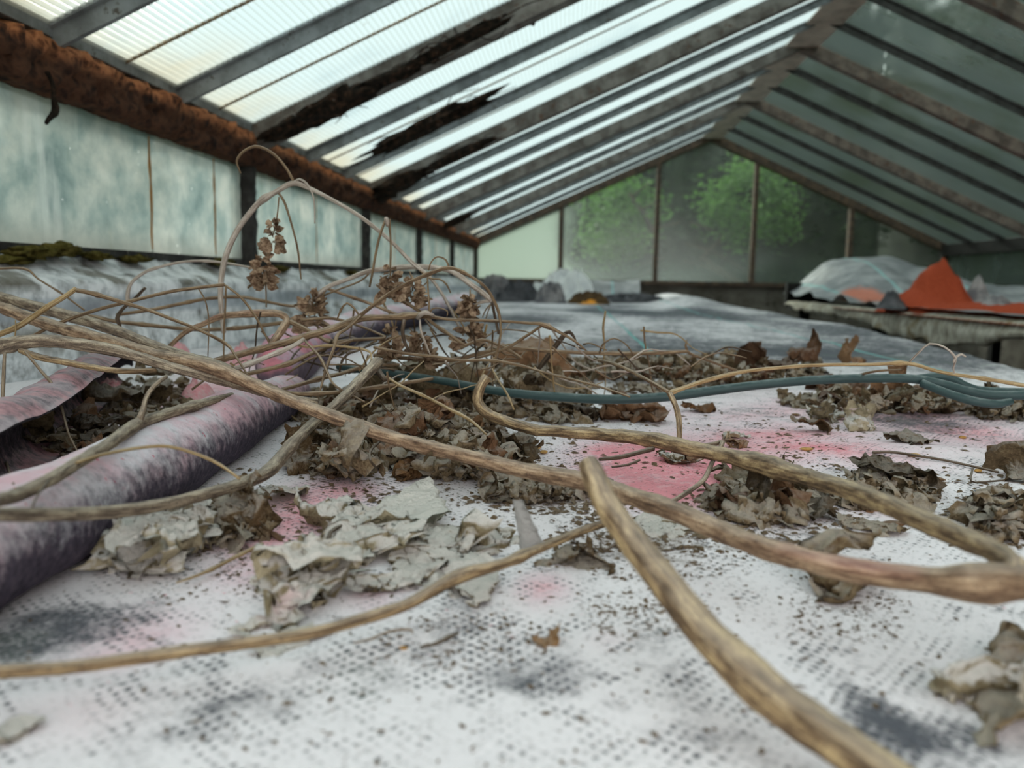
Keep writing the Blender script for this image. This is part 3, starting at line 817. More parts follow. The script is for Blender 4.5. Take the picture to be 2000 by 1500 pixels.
# trough: the turned up edge of the same cloth, hollow side towards the roll
def trough():
    sp = catmull([(-0.262, 0.10, 0.030, 0), (-0.292, 0.30, 0.030, 0), (-0.348, 0.50, 0.031, 0), (-0.43, 0.70, 0.031, 0), (-0.515, 0.90, 0.028, 0), (-0.56, 1.0, 0.014, 0)], 0.008)
    na = 26; V = []; th = 0.003
    for lay in (0, 1):
        for i, (x, y, R, _) in enumerate(sp):
            for k in range(na):
                a = math.radians(-95 - (k / (na - 1)) * 215)        # from the floor of the fold, round the back, over the top
                rr = R - th * lay
                nn = 1 + 0.12 * mn.noise(Vector((x * 20, y * 20, a * 1.1))) + 0.03 * mn.noise(Vector((x * 130, y * 130, a * 6)))
                V.append((x + rr * nn * math.cos(a), y, ZB + fz(x, y) + 0.001 + R + rr * nn * math.sin(a)))
    n1 = len(sp) * na
    F = grid_faces(na, len(sp)) + [tuple(n1 + q for q in reversed(f)) for f in grid_faces(na, len(sp))]
    for i in range(len(sp) - 1):
        for k in (0, na - 1): F.append((i * na + k, (i + 1) * na + k, n1 + (i + 1) * na + k, n1 + i * na + k))
    return mk('turned_up_fold', V, F, M['fold'], e, True)
trough()
e2 = empty('cloth_roll', (-0.37, 1.1, ZB), 'short bulging mauve cloth roll dusted bright pink under the vine tangle', 'cloth roll')
roll('roll', [rp(-0.352, 0.96, .020, -.002), rp(-0.36, 1.01, .034), rp(-0.372, 1.08, .037), rp(-0.39, 1.17, .034), rp(-0.405, 1.27, .030), rp(-0.41, 1.33, .024)], M['rollp'], 8.0, 36, 0.10, e2)
e3 = empty('cloth_roll', (-0.5, 2.6, ZB), 'long grey-mauve cloth roll lying on along the bench towards the gable', 'cloth roll')
roll('roll', [rp(-0.44, 1.42, .030), rp(-0.47, 1.75, .035), rp(-0.47, 2.2, .036), rp(-0.475, 2.7, .038), rp(-0.45, 3.2, .040), rp(-0.47, 3.7, .040), rp(-0.50, 4.0, .036)], M['roll'], 12.0, 28, 0.14, e3)

# lumps of powder among the stems
def m_powder(name, a, b_):
    g = G(name); n = g.noise(160, 5, 0.7); c = g.mix(g.step(n, 0.35, 0.65), a, b_)
    return g.out(g.pbr(c, 1.0, g.bump(n, 0.8, 0.003), 0.05))
M['pinkp'] = m_powder('pink_powder', srgb(222, 150, 156), srgb(214, 178, 178))
M['orange'] = m_powder('orange_powder', srgb(166, 76, 50), srgb(138, 58, 38))
def heap(name, c, rx, ry, h, mat, seed, parent=None, n=26, rough=0.35, base=None):
    V = []; nr_ = 12
    V.append((c[0], c[1], c[2] + h * (1 + rough * mn.noise(Vector((seed, 0, 0))))))
    for j in range(1, nr_ + 1):
        t = j / nr_
        for k in range(n):
            a = 2 * math.pi * k / n
            rr = t * (1 + 0.25 * mn.noise(Vector((math.cos(a) * 1.5, math.sin(a) * 1.5, seed))))
            x, y = c[0] + rx * rr * math.cos(a), c[1] + ry * rr * math.sin(a)
            z = c[2] + h * ((1 - t) ** 1.3 if False else (0.5 + 0.5 * math.cos(math.pi * t))) * (1 + rough * (mn.noise(Vector((x / rx * 2.0, y / ry * 2.0, seed))) + 0.5 * mn.noise(Vector((x / rx * 5, y / ry * 5, seed + 3)))))
            V.append((x, y, z if j < nr_ else c[2] - 0.001))
    F = [(0, 1 + k, 1 + (k + 1) % n) for k in range(n)]
    for j in range(nr_ - 1):
        for k in range(n):
            F.append((1 + j * n + k, 1 + (j + 1) * n + k, 1 + (j + 1) * n + (k + 1) % n, 1 + j * n + (k + 1) % n))
    return mk(name, V, F, mat, parent, True)
for i, (px, py, r, h, lab) in enumerate([(350, 705, .030, .030, 'pink powder clump caught beside the crossing stems'), (385, 785, .026, .024, 'pink powder clump on litter behind the near roll'), (215, 775, .020, .022, 'small mauve-pink powder clump inside the folded trough'),
                                        (470, 712, .034, .034, 'broad pink powder clump beside the bulging roll'), (570, 690, .022, .022, 'pink powder clump behind the bulging roll')]):
    c = onB(px, py, 0.0); c[2] = ZB + fz(c[0], c[1])
    tag(heap('powder_clump', c, r, r * 1.2, h, M['pinkp'], i * 3.3, rough=0.6), lab, 'powder', 'pink powder clumps under the vine')

# ------------------------------------------------------------------ clutter at the far end of the bench
def m_plain(name, a, b_, rough=0.7, scale=12, bump=0.3):
    g = G(name); n = g.noise(scale, 5, 0.6); return g.out(g.pbr(g.mix(g.step(n, 0.35, 0.68), a, b_), rough, g.bump(n, bump, 0.01)))
M['wplast'] = m_plain('white_plastic', srgb(232, 232, 230), srgb(206, 206, 208), 0.5)
M['bplast'] = m_plain('black_cloth', srgb(54, 54, 58), srgb(92, 90, 94), 0.8)
M['gplast'] = m_plain('grey_dusty_plastic', srgb(96, 94, 98), srgb(148, 142, 142), 0.8)
M['brownm'] = m_plain('brown_mulch', srgb(96, 72, 44), srgb(70, 54, 38), 0.95, 30, 0.8)
M['amber'] = m_plain('amber_peel', srgb(236, 160, 36), srgb(214, 132, 28), 0.6, 40)
def crumple(name, c, sx, sy, h, mat, seed, n=34, sharp=1.0):
    """crumpled heap of sheet with ridged folds"""
    V = []
    for j in range(n):
        for i in range(n):
            u, v = i / (n - 1) * 2 - 1, j / (n - 1) * 2 - 1
            x, y = c[0] + u * sx, c[1] + v * sy
            env = max(0, 1 - max(abs(u), abs(v)) ** 3)
            rg = 1 - abs(mn.noise(Vector((u * 2.1 * sharp + seed, v * 2.1 * sharp, seed))) * 2)
            rg += 0.4 * (1 - abs(mn.noise(Vector((u * 5 * sharp, v * 5 * sharp + seed, 2))) * 2))
            V.append((x + 0.15 * sx * mn.noise(Vector((v * 2, seed, u))), y, ZB + fz(x, y) + 0.002 + 1.25 * h * env * (0.25 + 0.75 * max(0, rg))))
    return mk(name, V, grid_faces(n, n), mat, None, False)
for (name, px, py, wpx, dep, h, mat, sd, lab, cat) in [
        ('plastic_bag', 1105, 588, 60, .16, .155, 'wplast', 2.0, 'crumpled white plastic bag at the far end of the bench', 'bag'),
        ('plastic_bag', 1045, 585, 26, .10, .085, 'wplast', 14.0, 'small scrap of white plastic between dark crumpled cloths', 'bag'),
        ('crumpled_cloth', 1010, 590, 46, .14, .10, 'bplast', 5.0, 'dark crumpled cloth lying before the gable corner', 'cloth'),
        ('crumpled_cloth', 965, 590, 40, .16, .13, 'gplast', 9.0, 'dusty grey crumpled cloth at the end of the long roll', 'cloth'),
        ('crumpled_cloth', 1075, 592, 30, .10, .09, 'gplast', 21.0, 'grey crumpled cloth against the white plastic bag', 'cloth'),
        ('crumpled_cloth', 1225, 592, 68, .12, .045, 'bplast', 11.0, 'flat dark folded cloth edge past the orange peel', 'cloth'),
        ('mulch_heap', 1150, 594, 40, .10, .055, 'brownm', 17.0, 'brown mulch spilled in front of the white bag', 'mulch')]:
    c = onB(px, py)
    s = crumple(name, (c[0], c[1] + dep * 0.5, 0), wpx * c[1] / FPX, dep, h, M[mat], sd)
    tag(s, lab, cat, 'crumpled cloths at the far end' if cat == 'cloth' else None)
c = onB(1150, 594)
tag(heap('orange_peel', np.array([c[0], c[1] - 0.02, ZB + fz(c[0], c[1]) + .002]), 0.10, 0.05, 0.035, M['amber'], 5.0), 'bright amber peel at the edge of the brown mulch', 'peel')
def backsheet():
    V = []; n = 40
    for j in range(12):
        for i in range(n):
            px = 1080 + 170 * i / (n - 1)
            p = atY(px, 566, 6.7 + 0.18 * j / 11)
            x = p[0]; y = 6.66 + 0.26 * j / 11
            V.append((x, y, ZB + fz(x, y) + 0.004 + 0.155 * (j / 11) ** 0.6 * (1 + 0.10 * mn.noise(Vector((x * 6, y * 9, 1))) )))
    return mk('dark_sheet', V, grid_faces(n, 12), M['sheet'], None, True)

# ------------------------------------------------------------------ second bench on the right
def m_sheet():
    g = G('grey_woven_plastic_sheet'); pos = g.geo(); x, y, z = g.sep(pos); n = g.noise(7, 5, 0.6)
    c = g.mix(g.step(n, 0.35, 0.7), srgb(84, 88, 94), srgb(140, 142, 146))
    def line(v, at): return g.step(g.ma('ABSOLUTE', g.ma('SUBTRACT', v, at)), 0.011, 0.007)
    t = g.ma('MAXIMUM', g.ma('MAXIMUM', line(x, 1.62), line(x, 1.92)), g.ma('MAXIMUM', line(x, 2.35), line(x, 0.35)))
    c = g.mix(g.ma('MULTIPLY', t, 0.8), c, srgb(112, 158, 160))
    o = g.ma('MULTIPLY', g.attr('stain'), g.ma('ADD', 0.4, g.noise(30, 4)))
    c = g.mix(g.step(o, 0.35, 0.7), c, srgb(176, 92, 66))
    return g.out(g.pbr(c, 0.45, g.bump(n, 0.3, 0.01), 0.4))
M['sheet'] = m_sheet()
tag(backsheet(), 'dark plastic sheet leaning against the gable wall behind the bag', 'sheet')
XS = 1.50; ZT = ZC - 0.105
b2 = empty('side_bench', (2.3, 3.7, 0), 'second bench with a ragged felt edge beyond the dark gap', 'bench')
MB().box((XS + 0.03, 1.2, ZT - 0.05), (XRR - 0.05, 5.92, ZT - 0.004)).mk('bench_top', M['dark'], b2)
for yy in (1.4, 2.9, 4.4, 5.8):
    for xx in (XS + 0.12, XRR - 0.15):
        MB().box((xx - 0.03, yy - 0.03, 0), (xx + 0.03, yy + 0.03, ZT - 0.05)).mk('leg', M['dark'], b2)
MB().box((XS + 0.02, 5.90, ZT - 0.03), (XS + 0.35, 5.96, ZT + 0.13)).mk('end_board', M['dark'], b2)
def m_felt():
    g = G('matted_felt'); n = g.noise(1.0, 6, 0.65, g.vmath('MULTIPLY', g.geo(), (40, 40, 16))); k = g.noise(9, 4, 0.6)
    c = g.ramp(n, [(0.3, srgb(112, 104, 92)), (0.52, srgb(172, 164, 150)), (0.72, srgb(208, 204, 194))])
    c = g.mix(g.step(k, 0.55, 0.7), c, srgb(128, 112, 86))
    return g.out(g.pbr(c, 1.0, g.bump(n, 0.9, 0.008), 0.05))
M['felt'] = m_felt()
def felt():
    ny = 150; nz = 10; V = []
    for lay in (0, 1):
        for j in range(ny):
            y = 1.3 + (5.82 - 1.3) * j / (ny - 1)
            dr = np.interp(y, [1.3, 2.6, 2.85, 3.1, 3.45, 4.0, 4.4, 4.8, 5.4, 5.82], [.04, .045, .06, .095, .125, .105, .068, .06, .055, .035])
            dr += 0.02 * mn.noise(Vector((y * 6, 1, 1))) + 0.012 * mn.noise(Vector((y * 19, 2, 1)))
            for i in range(nz):
                t = i / (nz - 1)
                x = XS + 0.012 - 0.02 * math.sin(t * 2.2) + 0.016 * mn.noise(Vector((y * 5, t * 2, 3))) + (0.011 if lay else 0)
                if i == 0: x += 0.06
                V.append((x, y, ZT + 0.006 - dr * t + 0.006 * mn.noise(Vector((y * 9, 5, 5))) - (0.004 if lay else 0)))
    n1 = ny * nz
    F = grid_faces(nz, ny) + [tuple(n1 + q for q in reversed(f)) for f in grid_faces(nz, ny)]
    for j in range(ny - 1):
        for i in (0, nz - 1): F.append((j * nz + i, n1 + j * nz + i, n1 + (j + 1) * nz + i, (j + 1) * nz + i))
    return mk('felt_mat', V, F, M['felt'], None, True)
tag(felt(), 'torn pale felt matting hanging over the edge of the second bench', 'mat')
def sheet():
    nx, ny = 70, 110; V = []; stn = []
    oc = atY(1855, 600, 4.1)
    for j in range(ny):
        y = 1.25 + (6.02 - 1.25) * j / (ny - 1)
        for i in range(nx):
            u = i / (nx - 1)
            x = XS + 0.02 + (XRR - 0.06 - XS) * u + (0.03 * mn.noise(Vector((y * 4, 1, 7))) if i < 3 else 0)
            z = ZT + 0.010
            rise = min(1, max(0, (y - 4.5) / 1.3)); rise = rise * rise * (3 - 2 * rise)
            z += 0.30 * rise * (0.55 + 0.45 * math.sin((x - 1.55) * 3.4)) * min(1, max(0, (x - XS) / 0.32 + 0.15))
            z += 0.09 * min(1, max(0, (x - 2.3) / 0.6))
            z += 0.028 * (mn.noise(Vector((x * 4, y * 3, 2))) + 0.5 * mn.noise(Vector((x * 11, y * 7, 4)))) * min(1, u * 4 + 0.3)
            if u < 0.16:                     # front edge lifts in scallops off the felt
                k = 1 - u / 0.16
                z += k * (0.012 + 0.065 * max(0, mn.noise(Vector((y * 4.3, 3.3, 1)))) * min(1, max(0, (y - 3.4))))
            z = max(z, ZT + 0.009)
            V.append((x, y, z)); stn.append(1.3 * math.exp(-(((x - 1.95) / 0.45) ** 2 + ((y - 3.9) / 0.9) ** 2)) + 0.9 * math.exp(-(((x - 1.68) / 0.12) ** 2 + ((y - 4.9) / 0.25) ** 2)))
    return mk('plastic_sheet', V, grid_faces(nx, ny), M['sheet'], None, True, {'stain': stn})
tag(sheet(), 'grey woven plastic sheet with pale blue lines spread over the second bench', 'sheet')
def opile():
    n = 64; V = []
    c0 = np.array([1.98, 3.75])
    pk_ = atY(1852, 521, 4.1); 
    for j in range(n):
        for i in range(n):
            u, v = i / (n - 1) * 2 - 1, j / (n - 1) * 2 - 1
            x, y = c0[0] + u * 0.50, c0[1] + v * 1.05
            r = math.hypot(u, v)
            edge = 1 + 0.25 * mn.noise(Vector((u * 2, v * 2, 4)))
            h = 0.035 * max(0, 1 - (r / (0.92 * edge)) ** 2) ** 0.5
            d = math.hypot((x - pk_[0] + 0.02) / (0.085 if x > pk_[0] else 0.15), (y - 4.1) / 0.22)
            h += 0.19 * max(0, 1 - d) ** 0.75 * (1 + 0.7 * mn.noise(Vector((x * 11, y * 11, 3))) + 0.35 * mn.noise(Vector((x * 26, y * 26, 5))))
            d2 = math.hypot((x - pk_[0] + 0.16) / 0.16, (y - 4.05) / 0.2)
            h += 0.085 * max(0, 1 - d2) ** 0.8
            h += 0.01 * mn.noise(Vector((x * 30, y * 30, 2))) * (1 if h > 0.02 else 0)
            V.append((x, y, ZT + 0.012 + (h if h > 0.004 else -0.02)))
    return mk('powder_heap', V, grid_faces(n, n), M['orange'], None, True)
tag(opile(), 'peaked heap of bright orange powder spilled over the grey sheet', 'powder')
for i, (px, py, Y, r, h, lab) in enumerate([(1740, 598, 3.9, .075, .085, 'dark mauve lump at the foot of the orange heap beside the sheet edge'), (1905, 588, 4.0, .13, .11, 'dusty mauve lump on the shaded side of the orange peak'), (1945, 590, 3.6, .09, .07, 'small powder-dusted lump out in the orange spill')]):
    p = atY(px, py, Y); 
    tag(heap('cloth_lump', np.array([p[0], p[1], ZT + 0.012]), r, r * 1.2, h, M['gplast' if i else 'bplast'], 40 + i, rough=0.5), lab, 'lump', 'lumps around the orange powder')

# ------------------------------------------------------------------ moss on the ledge, debris caught on the roof
def lump(name, c, size, mat, seed, parent=None, sub=3, amp=0.5, fr=2.0, twigs=0):
    import bmesh
    bm = bmesh.new(); bmesh.ops.create_icosphere(bm, subdivisions=sub, radius=1.0)
    V = [np.array(v.co) for v in bm.verts]; F = [tuple(v.index for v in f.verts) for f in bm.faces]; bm.free()
    V = [v * (1 + amp * (mn.noise(Vector(v * fr) + Vector((seed, 0, 0))) + 0.6 * mn.noise(Vector(v * fr * 2.7) + Vector((0, seed, 0))) + 0.4 * mn.noise(Vector(v * fr * 6) + Vector((0, seed, 4))))) for v in V]
    R = size if hasattr(size, 'shape') else np.diag(size)
    V = [np.asarray(c) + R @ v for v in V]
    b_ = MB().add(V, F)
    r = random.Random(int(seed * 10))
    for _ in range(twigs):
        d = np.array([r.gauss(0, 1) for _ in range(3)]); d /= np.linalg.norm(d)
        a = np.asarray(c) + R @ (d * 0.6); e_ = np.asarray(c) + R @ (d * r.uniform(1.3, 1.9)); m_ = (a + e_) / 2 + np.array([r.uniform(-1, 1) for _ in range(3)]) * np.abs(R).max() * 0.2
        rr = 0.0016
        b_.add(*tube_mesh(catmull([(*a, rr), (*m_, rr), (*e_, rr * 0.5)], 0.02), 4, 0, 0)[:2])
    return b_.mk(name, mat, parent, True)
for i, (px, py, sx, sz, lab) in enumerate([(60, 493, .060, .012, 'brown-green moss cushion on the ledge at the pale window'), (120, 487, .050, .013, 'high moss cushion against the sill of the pale window'), (20, 508, .05, .008, 'flat moss patch low on the crumbling ledge'),
                                          (190, 500, .05, .009, 'thin moss cushion beneath the rust run'), (265, 506, .05, .008, 'thin moss patch past the rust run'), (430, 512, .07, .010, 'moss cushion at the foot of the scaly dark post'), (545, 525, .09, .010, 'moss cushion below the chalky window'), (690, 533, .10, .010, 'moss cushion at the second dark post')]):
    d = ray(px, py); t = (XL + 0.032) / d[0]; p = np.array([0, 0, ZC]) + d * t
    tag(lump('moss_cushion', p, (0.018, sx * 0.75, sz * 0.75), M['moss'], 3 + i * 1.7, amp=0.7, fr=4.5), lab, 'moss', 'moss cushions along the ledge')
def onroof(px, py, off=0.05):
    d = ray(px, py); o = np.array([0, 0, ZC]); n = SN
    t = np.dot(E0 + SN * off - o, n) / np.dot(d, n); return o + d * t
Rm = np.column_stack([SU, (0, 1, 0), SN])
for i, (px, py, a, b_, c_, lab) in enumerate([(565, 248, .08, .03, .016, 'sooty debris at the foot of the rusty rafter'), (655, 203, .12, .05, .024, 'largest clump of dead roots and rust hanging on a rafter'), (765, 148, .13, .022, .014, 'ragged black debris strip along the rusty rafter'), (900, 78, .12, .018, .012, 'grey flaking debris high on the rusty rafter'),
                                             (840, 243, .20, .04, .022, 'dark root clump trailing off a thin glazing bar'), (780, 358, .12, .06, .026, 'black debris clump just above the eave'), (745, 385, .09, .05, .02, 'rust crumbs piled where a rafter meets the eave'), (900, 300, .14, .03, .018, 'thin debris streak on the middle rafter'), (895, 430, .12, .06, .02, 'dark debris near the gable end of the eave')]):
    p = onroof(px, py)
    tag(lump('debris_clump', p, Rm @ np.diag((a, b_, c_)), M['debris'], 2.2 + i * 2.9, amp=0.55, fr=2.4, twigs=10), lab, 'debris', 'debris caught on the roof bars')
# hooked root hanging from the rusty beam and a clip on the roof
def tubeobj(name, rows, mat, parent=None, sides=8, step=0.004, rough=0.12, seed=0.0, nodes=(), wob=0.0):
    V, F, A = tube_mesh(catmull(rows, step), sides, rough, seed, nodes, wob)
    return mk(name, V, F, mat, parent, True, {'sv': A})
def onbeam(px, py, off): 
    d = ray(px, py); t = (XL + off) / d[0]; return np.array([0, 0, ZC]) + d * t
tag(tubeobj('hooked_root', [(*onbeam(x, y, .056), r) for x, y, r in [(92, 140, .0035), (103, 165, .003), (105, 195, .004), (108, 215, .0055), (98, 230, .004), (90, 240, .003)]], M['debris'], None, 7, .004, .3, 1.0), 'small hooked root hanging from the rusty eave beam', 'root')
k_ = onroof(1040, 38, 0.03)
e = empty('roof_clip', k_, 'small dark clip hanging under the bright roof sheet', 'clip')
tubeobj('wire', [(*onroof(1037, 26, .03), .004), (*onroof(1039, 38, .04), .005), (*onroof(1036, 46, .04), .004)], M['dark'], e)
tubeobj('hook', [(*onroof(1036, 45, .04), .003), (*onroof(1041, 48, .04), .004), (*onroof(1044, 44, .04), .003)], M['dark'], e)

# ------------------------------------------------------------------ dead vine: stems, twigs, tendrils, seed heads
def m_stem(name, dark, mid_, pale, pink=0.0, speck=0.6):
    g = G(name)
    sv = g.attr('sv', 'Vector')
    s1 = g.noise(1.0, 5, 0.65, g.vmath('MULTIPLY', sv, (60, 1.6, 1.6)))
    s2 = g.noise(1.0, 5, 0.7, g.vmath('MULTIPLY', sv, (22, 3.4, 3.4)))
    f = g.noise(700, 4, 0.7)
    c = g.ramp(g.ma('ADD', g.ma('MULTIPLY', s1, 0.6), g.ma('MULTIPLY', s2, 0.4)), [(0.38, dark), (0.49, mid_), (0.60, pale)])
    c = g.mix(g.ma('MULTIPLY', g.step(f, 0.56, 0.64), speck), c, srgb(70, 60, 54))
    nz = g.sep(g.geo('Normal'))[2]
    d = g.ma('MULTIPLY', g.step(g.ma('ADD', nz, g.ma('MULTIPLY', g.ma('SUBTRACT', s1, 0.5), 1.4)), 0.25, 1.0), 0.28)
    c = g.mix(d, c, srgb(206, 196, 184))
    if pink:
        c = g.mix(g.ma('MULTIPLY', g.step(g.noise(9, 4), 0.54, 0.66), g.ma('MULTIPLY', g.step(nz, -0.2, 0.7), pink)), c, srgb(206, 134, 128))
    return g.out(g.pbr(c, 0.85, g.bump(g.ma('ADD', s2, g.ma('MULTIPLY', f, 0.4)), 0.6, 0.0012), 0.15))
M['stem'] = m_stem('dry_vine_stem', srgb(66, 54, 42), srgb(126, 103, 78), srgb(192, 166, 124), 0.0)
M['stem_grey'] = m_stem('grey_mottled_stem', srgb(76, 66, 58), srgb(126, 110, 94), srgb(184, 168, 144), 0.0, 0.8)
M['stem_pink'] = m_stem('pink_dusted_stem', srgb(78, 60, 48), srgb(134, 108, 86), srgb(188, 160, 130), 0.22)
M['twig'] = m_stem('thin_brown_twig', srgb(78, 60, 46), srgb(122, 100, 78), srgb(160, 138, 108), 0.0, 0.3)
M['twig_dk'] = m_stem('dark_twig', srgb(52, 42, 36), srgb(80, 66, 54), srgb(110, 94, 78), 0.0, 0.3)
M['straw'] = m_stem('straw_yellow_twig', srgb(122, 98, 66), srgb(160, 134, 96), srgb(192, 170, 130), 0.0, 0.3)
M['twig_pale'] = m_stem('pale_grey_twig', srgb(132, 118, 106), srgb(170, 156, 144), srgb(204, 194, 182), 0.0, 0.2)

def rows(pts, wpx=None):
    """(px, py, place, width in pixels) -> x, y, z, radius"""
    out = []
    for q in pts:
        p = P(q[0], q[1], q[2])
        w = q[3] if len(q) > 3 else wpx
        dep = np.dot(p - np.array([0, 0, ZC]), w_)
        out.append((*p, 0.5 * w * dep / FPX))
    return out
_sd_ = [0.0]
def stem(name, pts, mat='stem', parent=None, w=None, sides=10, nodes=(), rough=0.10, step=0.004, wob=0.0):
    _sd_[0] += 1.37
    return tubeobj(name, rows(pts, w), M[mat], parent, sides, step, rough, _sd_[0], nodes, wob)
def vine(name, label, cat='stem', group=None, at=(0, 0)):
    p = onB(at[0], max(at[1], 640)); return empty(name, (p[0], p[1], ZB + fz(p[0], p[1])), label, cat, group)

# --- thick stems
e = vine('dead_vine', 'longest thick brown stem crossing from the wall over the litter to a fork', 'stem', at=(1140, 940))
stem('main_stem', [(-40, 588, -.80, 23), (0, 600, -.76, 23), (60, 622, -.73, 24), (120, 642, -.70, 24), (210, 666, -.66, 25), (300, 693, -.63, 26), (390, 711, -.60, 26), (435, 726, -.59, 28), (480, 744, -.58, 26), (570, 783, -.56, 25), (630, 807, -.545, 27), (720, 840, -.53, 28), (810, 867, -.515, 27),
                   (900, 888, -.50, 28), (990, 910, -.485, 30), (1060, 926, -.47, 34), (1140, 940, -.45, 36), (1204, 960, -.435, 36), (1300, 992, -.40, 40), (1390, 1029, -.375, 42), (1480, 1066, -.35, 44), (1580, 1095, -.33, 46), (1670, 1115, -.315, 50), (1790, 1131, -.30, 52), (1910, 1138, -.285, 58), (1985, 1138, -.275, 64), (2060, 1140, -.265, 66)],
     'stem_pink', e, nodes=((0.22, 0.25), (0.62, .2), (0.975, .35)), rough=0.14)
stem('side_stem', [(1978, 1128, -.277, 56), (1985, 1108, -.280, 48), (1940, 1078, -.30, 46), (1850, 1038, -.335, 46), (1760, 998, -.37, 42), (1670, 961, -.41, 38), (1580, 934, -.455, 36), (1490, 907, -.495, 33), (1400, 886, -.53, 31), (1335, 873, -.55, 32), (1275, 859, -.57, 30), (1180, 849, -.60, 25), (1090, 843, -.62, 23), (1040, 838, -.63, 22), (980, 820, -.645, 21), (944, 802, -.65, 22), (932, 778, -.655, 22), (940, 752, -.66, 20), (950, 738, -.665, 19)],
     'stem', e, nodes=((0.42, .3), (0.46, .3)), rough=0.16)
stem('dark_side_shoot', [(1276, 876, -.565, 10), (1240, 886, -.555, 9), (1210, 893, -.55, 9), (1171, 897, -.54, 7)], 'twig_dk', e)
stem('dark_side_shoot', [(1250, 898, -.545, 5), (1225, 908, -.54, 5), (1195, 912, -.535, 4)], 'twig_dk', e, sides=6)
stem('side_shoot', [(1372, 871, -.56, 8), (1400, 866, -.555, 9), (1411, 864, -.55, 10), (1402, 882, -.545, 9), (1390, 905, -.535, 9), (1375, 936, -.52, 10), (1345, 960, -.51, 10), (1300, 987, .002, 10)], 'stem_grey', e, sides=8)
e = vine('dead_vine', 'grey mottled stem lying just above the longest brown stem at the wall side', 'stem', at=(300, 678))
stem('main_stem', [(-40, 568, -.82, 20), (0, 580, -.80, 21), (90, 605, -.76, 22), (180, 630, -.73, 22), (240, 651, -.71, 22), (300, 676, -.69, 22), (370, 698, -.66, 20), (420, 711, -.64, 19), (450, 724, -.62, 20)], 'stem_grey', e, rough=.14)
e = vine('dead_vine', 'thick arched grey-brown stem that dips behind the crossing of the long stems', 'stem', at=(200, 690))
stem('main_stem', [(-40, 690, -.62, 26), (0, 678, -.61, 27), (60, 667, -.60, 28), (120, 668, -.60, 26), (210, 682, -.60, 24), (270, 697, -.60, 22), (330, 716, -.60, 20), (420, 740, -.60, 19), (480, 756, -.60, 18), (545, 774, -.60, 16), (620, 785, -.61, 14)], 'stem_grey', e, rough=.14, nodes=((.12, .2),))
stem('side_stem', [(40, 684, -.60, 12), (75, 697, -.595, 13), (120, 706, -.59, 13), (210, 722, -.585, 12), (260, 725, -.59, 11), (305, 723, -.60, 9)], 'stem', e)
stem('thin_shoot', [(50, 688, -.585, 6), (85, 730, -.57, 6), (100, 748, -.56, 7), (118, 790, -.55, 6), (135, 850, -.53, 5), (155, 888, -.52, 4)], 'twig', e, sides=6)
stem('thin_shoot', [(9, 690, -.58, 6), (6, 760, -.56, 7), (4, 830, -.54, 7), (12, 900, -.53, 6), (26, 945, .05, 5)], 'twig', e, sides=6)
e = vine('dead_vine', 'brown stem lying along the top of the near cloth roll with a stubby fork', 'stem', at=(200, 900))
stem('main_stem', [(-40, 985, -.27, 28), (0, 976, -.285, 28), (30, 968, -.30, 28), (90, 941, -.325, 27), (150, 905, -.36, 26), (210, 869, -.40, 25), (268, 828, -.455, 26), (315, 812, -.49, 21), (390, 789, -.54, 17), (480, 768, -.65, 13), (540, 757, -.69, 10)], 'stem_grey', e, nodes=((.62, .35),), rough=.16)
stem('fork', [(272, 822, -.455, 15), (280, 800, -.46, 11), (285, 778, -.465, 9), (300, 755, -.47, 9), (325, 735, -.48, 8)], 'stem_grey', e, sides=8)
stem('thin_runner', [(150, 903, -.352, 7), (200, 888, -.37, 7), (270, 875, -.39, 7), (330, 872, -.40, 7), (390, 889, -.405, 7), (430, 908, -.405, 7), (468, 935, -.40, 6)], 'straw', e, sides=7)
stem('thin_shoot', [(95, 940, -.322, 7), (75, 965, -.305, 5), (62, 992, -.295, 4)], 'twig_dk', e, sides=6)
e = vine('dead_vine', 'pale speckled stem bending up from the roll and passing under the longest stem', 'stem', at=(540, 905))
stem('main_stem', [(-40, 1006, -.255, 29), (0, 1005, -.27, 29), (100, 1005, -.30, 28), (200, 1001, -.335, 28), (300, 989, -.365, 26), (400, 966, -.40, 24), (490, 938, -.45, 25), (530, 915, -.49, 28), (555, 885, -.52, 25), (590, 848, -.56, 23), (622, 818, -.59, 22), (655, 792, -.61, 22), (690, 757, -.65, 22), (720, 726, -.68, 22), (738, 706, -.70, 20)], 'stem_grey', e, nodes=((.62, .2), (.99, .15)), rough=.12)
e = vine('dead_vine', 'brown knotted stem lying low on the cloth before the pale crumpled leaves', 'stem', at=(600, 1240))
stem('main_stem', [(-60, 1316, .014, 27), (0, 1312, .014, 27), (150, 1302, .014, 27), (300, 1281, .014, 26), (450, 1260, .014, 25), (600, 1238, .014, 24), (700, 1211, .014, 24), (790, 1183, .015, 24), (850, 1150, .017, 26), (905, 1122, .018, 29), (960, 1108, .018, 22), (1010, 1090, .017, 20), (1080, 1060, .016, 18), (1150, 1032, .012, 17), (1190, 1020, .008, 14)], 'stem', e, nodes=((.68, .35),), rough=.10)
stem('main_stem_end', [(1215, 1055, .006, 6), (1180, 1075, .004, 6), (1172, 1060, .006, 5)], 'twig_dk', e, sides=6)
e = vine('dead_vine', 'thick tan stem end poking up freely over the cloth with a blunt cut tip', 'stem', at=(1500, 1380))
stem('main_stem', [(1148, 902, -.345, 36), (1158, 925, -.34, 46), (1185, 985, -.325, 52), (1240, 1062, -.305, 56), (1300, 1140, -.285, 62), (1380, 1238, -.262, 72), (1480, 1335, -.24, 80), (1580, 1412, -.222, 86), (1690, 1490, -.205, 92), (1800, 1570, -.19, 98), (1900, 1640, -.18, 104)], 'stem', e, sides=16, rough=.10, step=.003, nodes=((.3, .08), (.62, .12)))
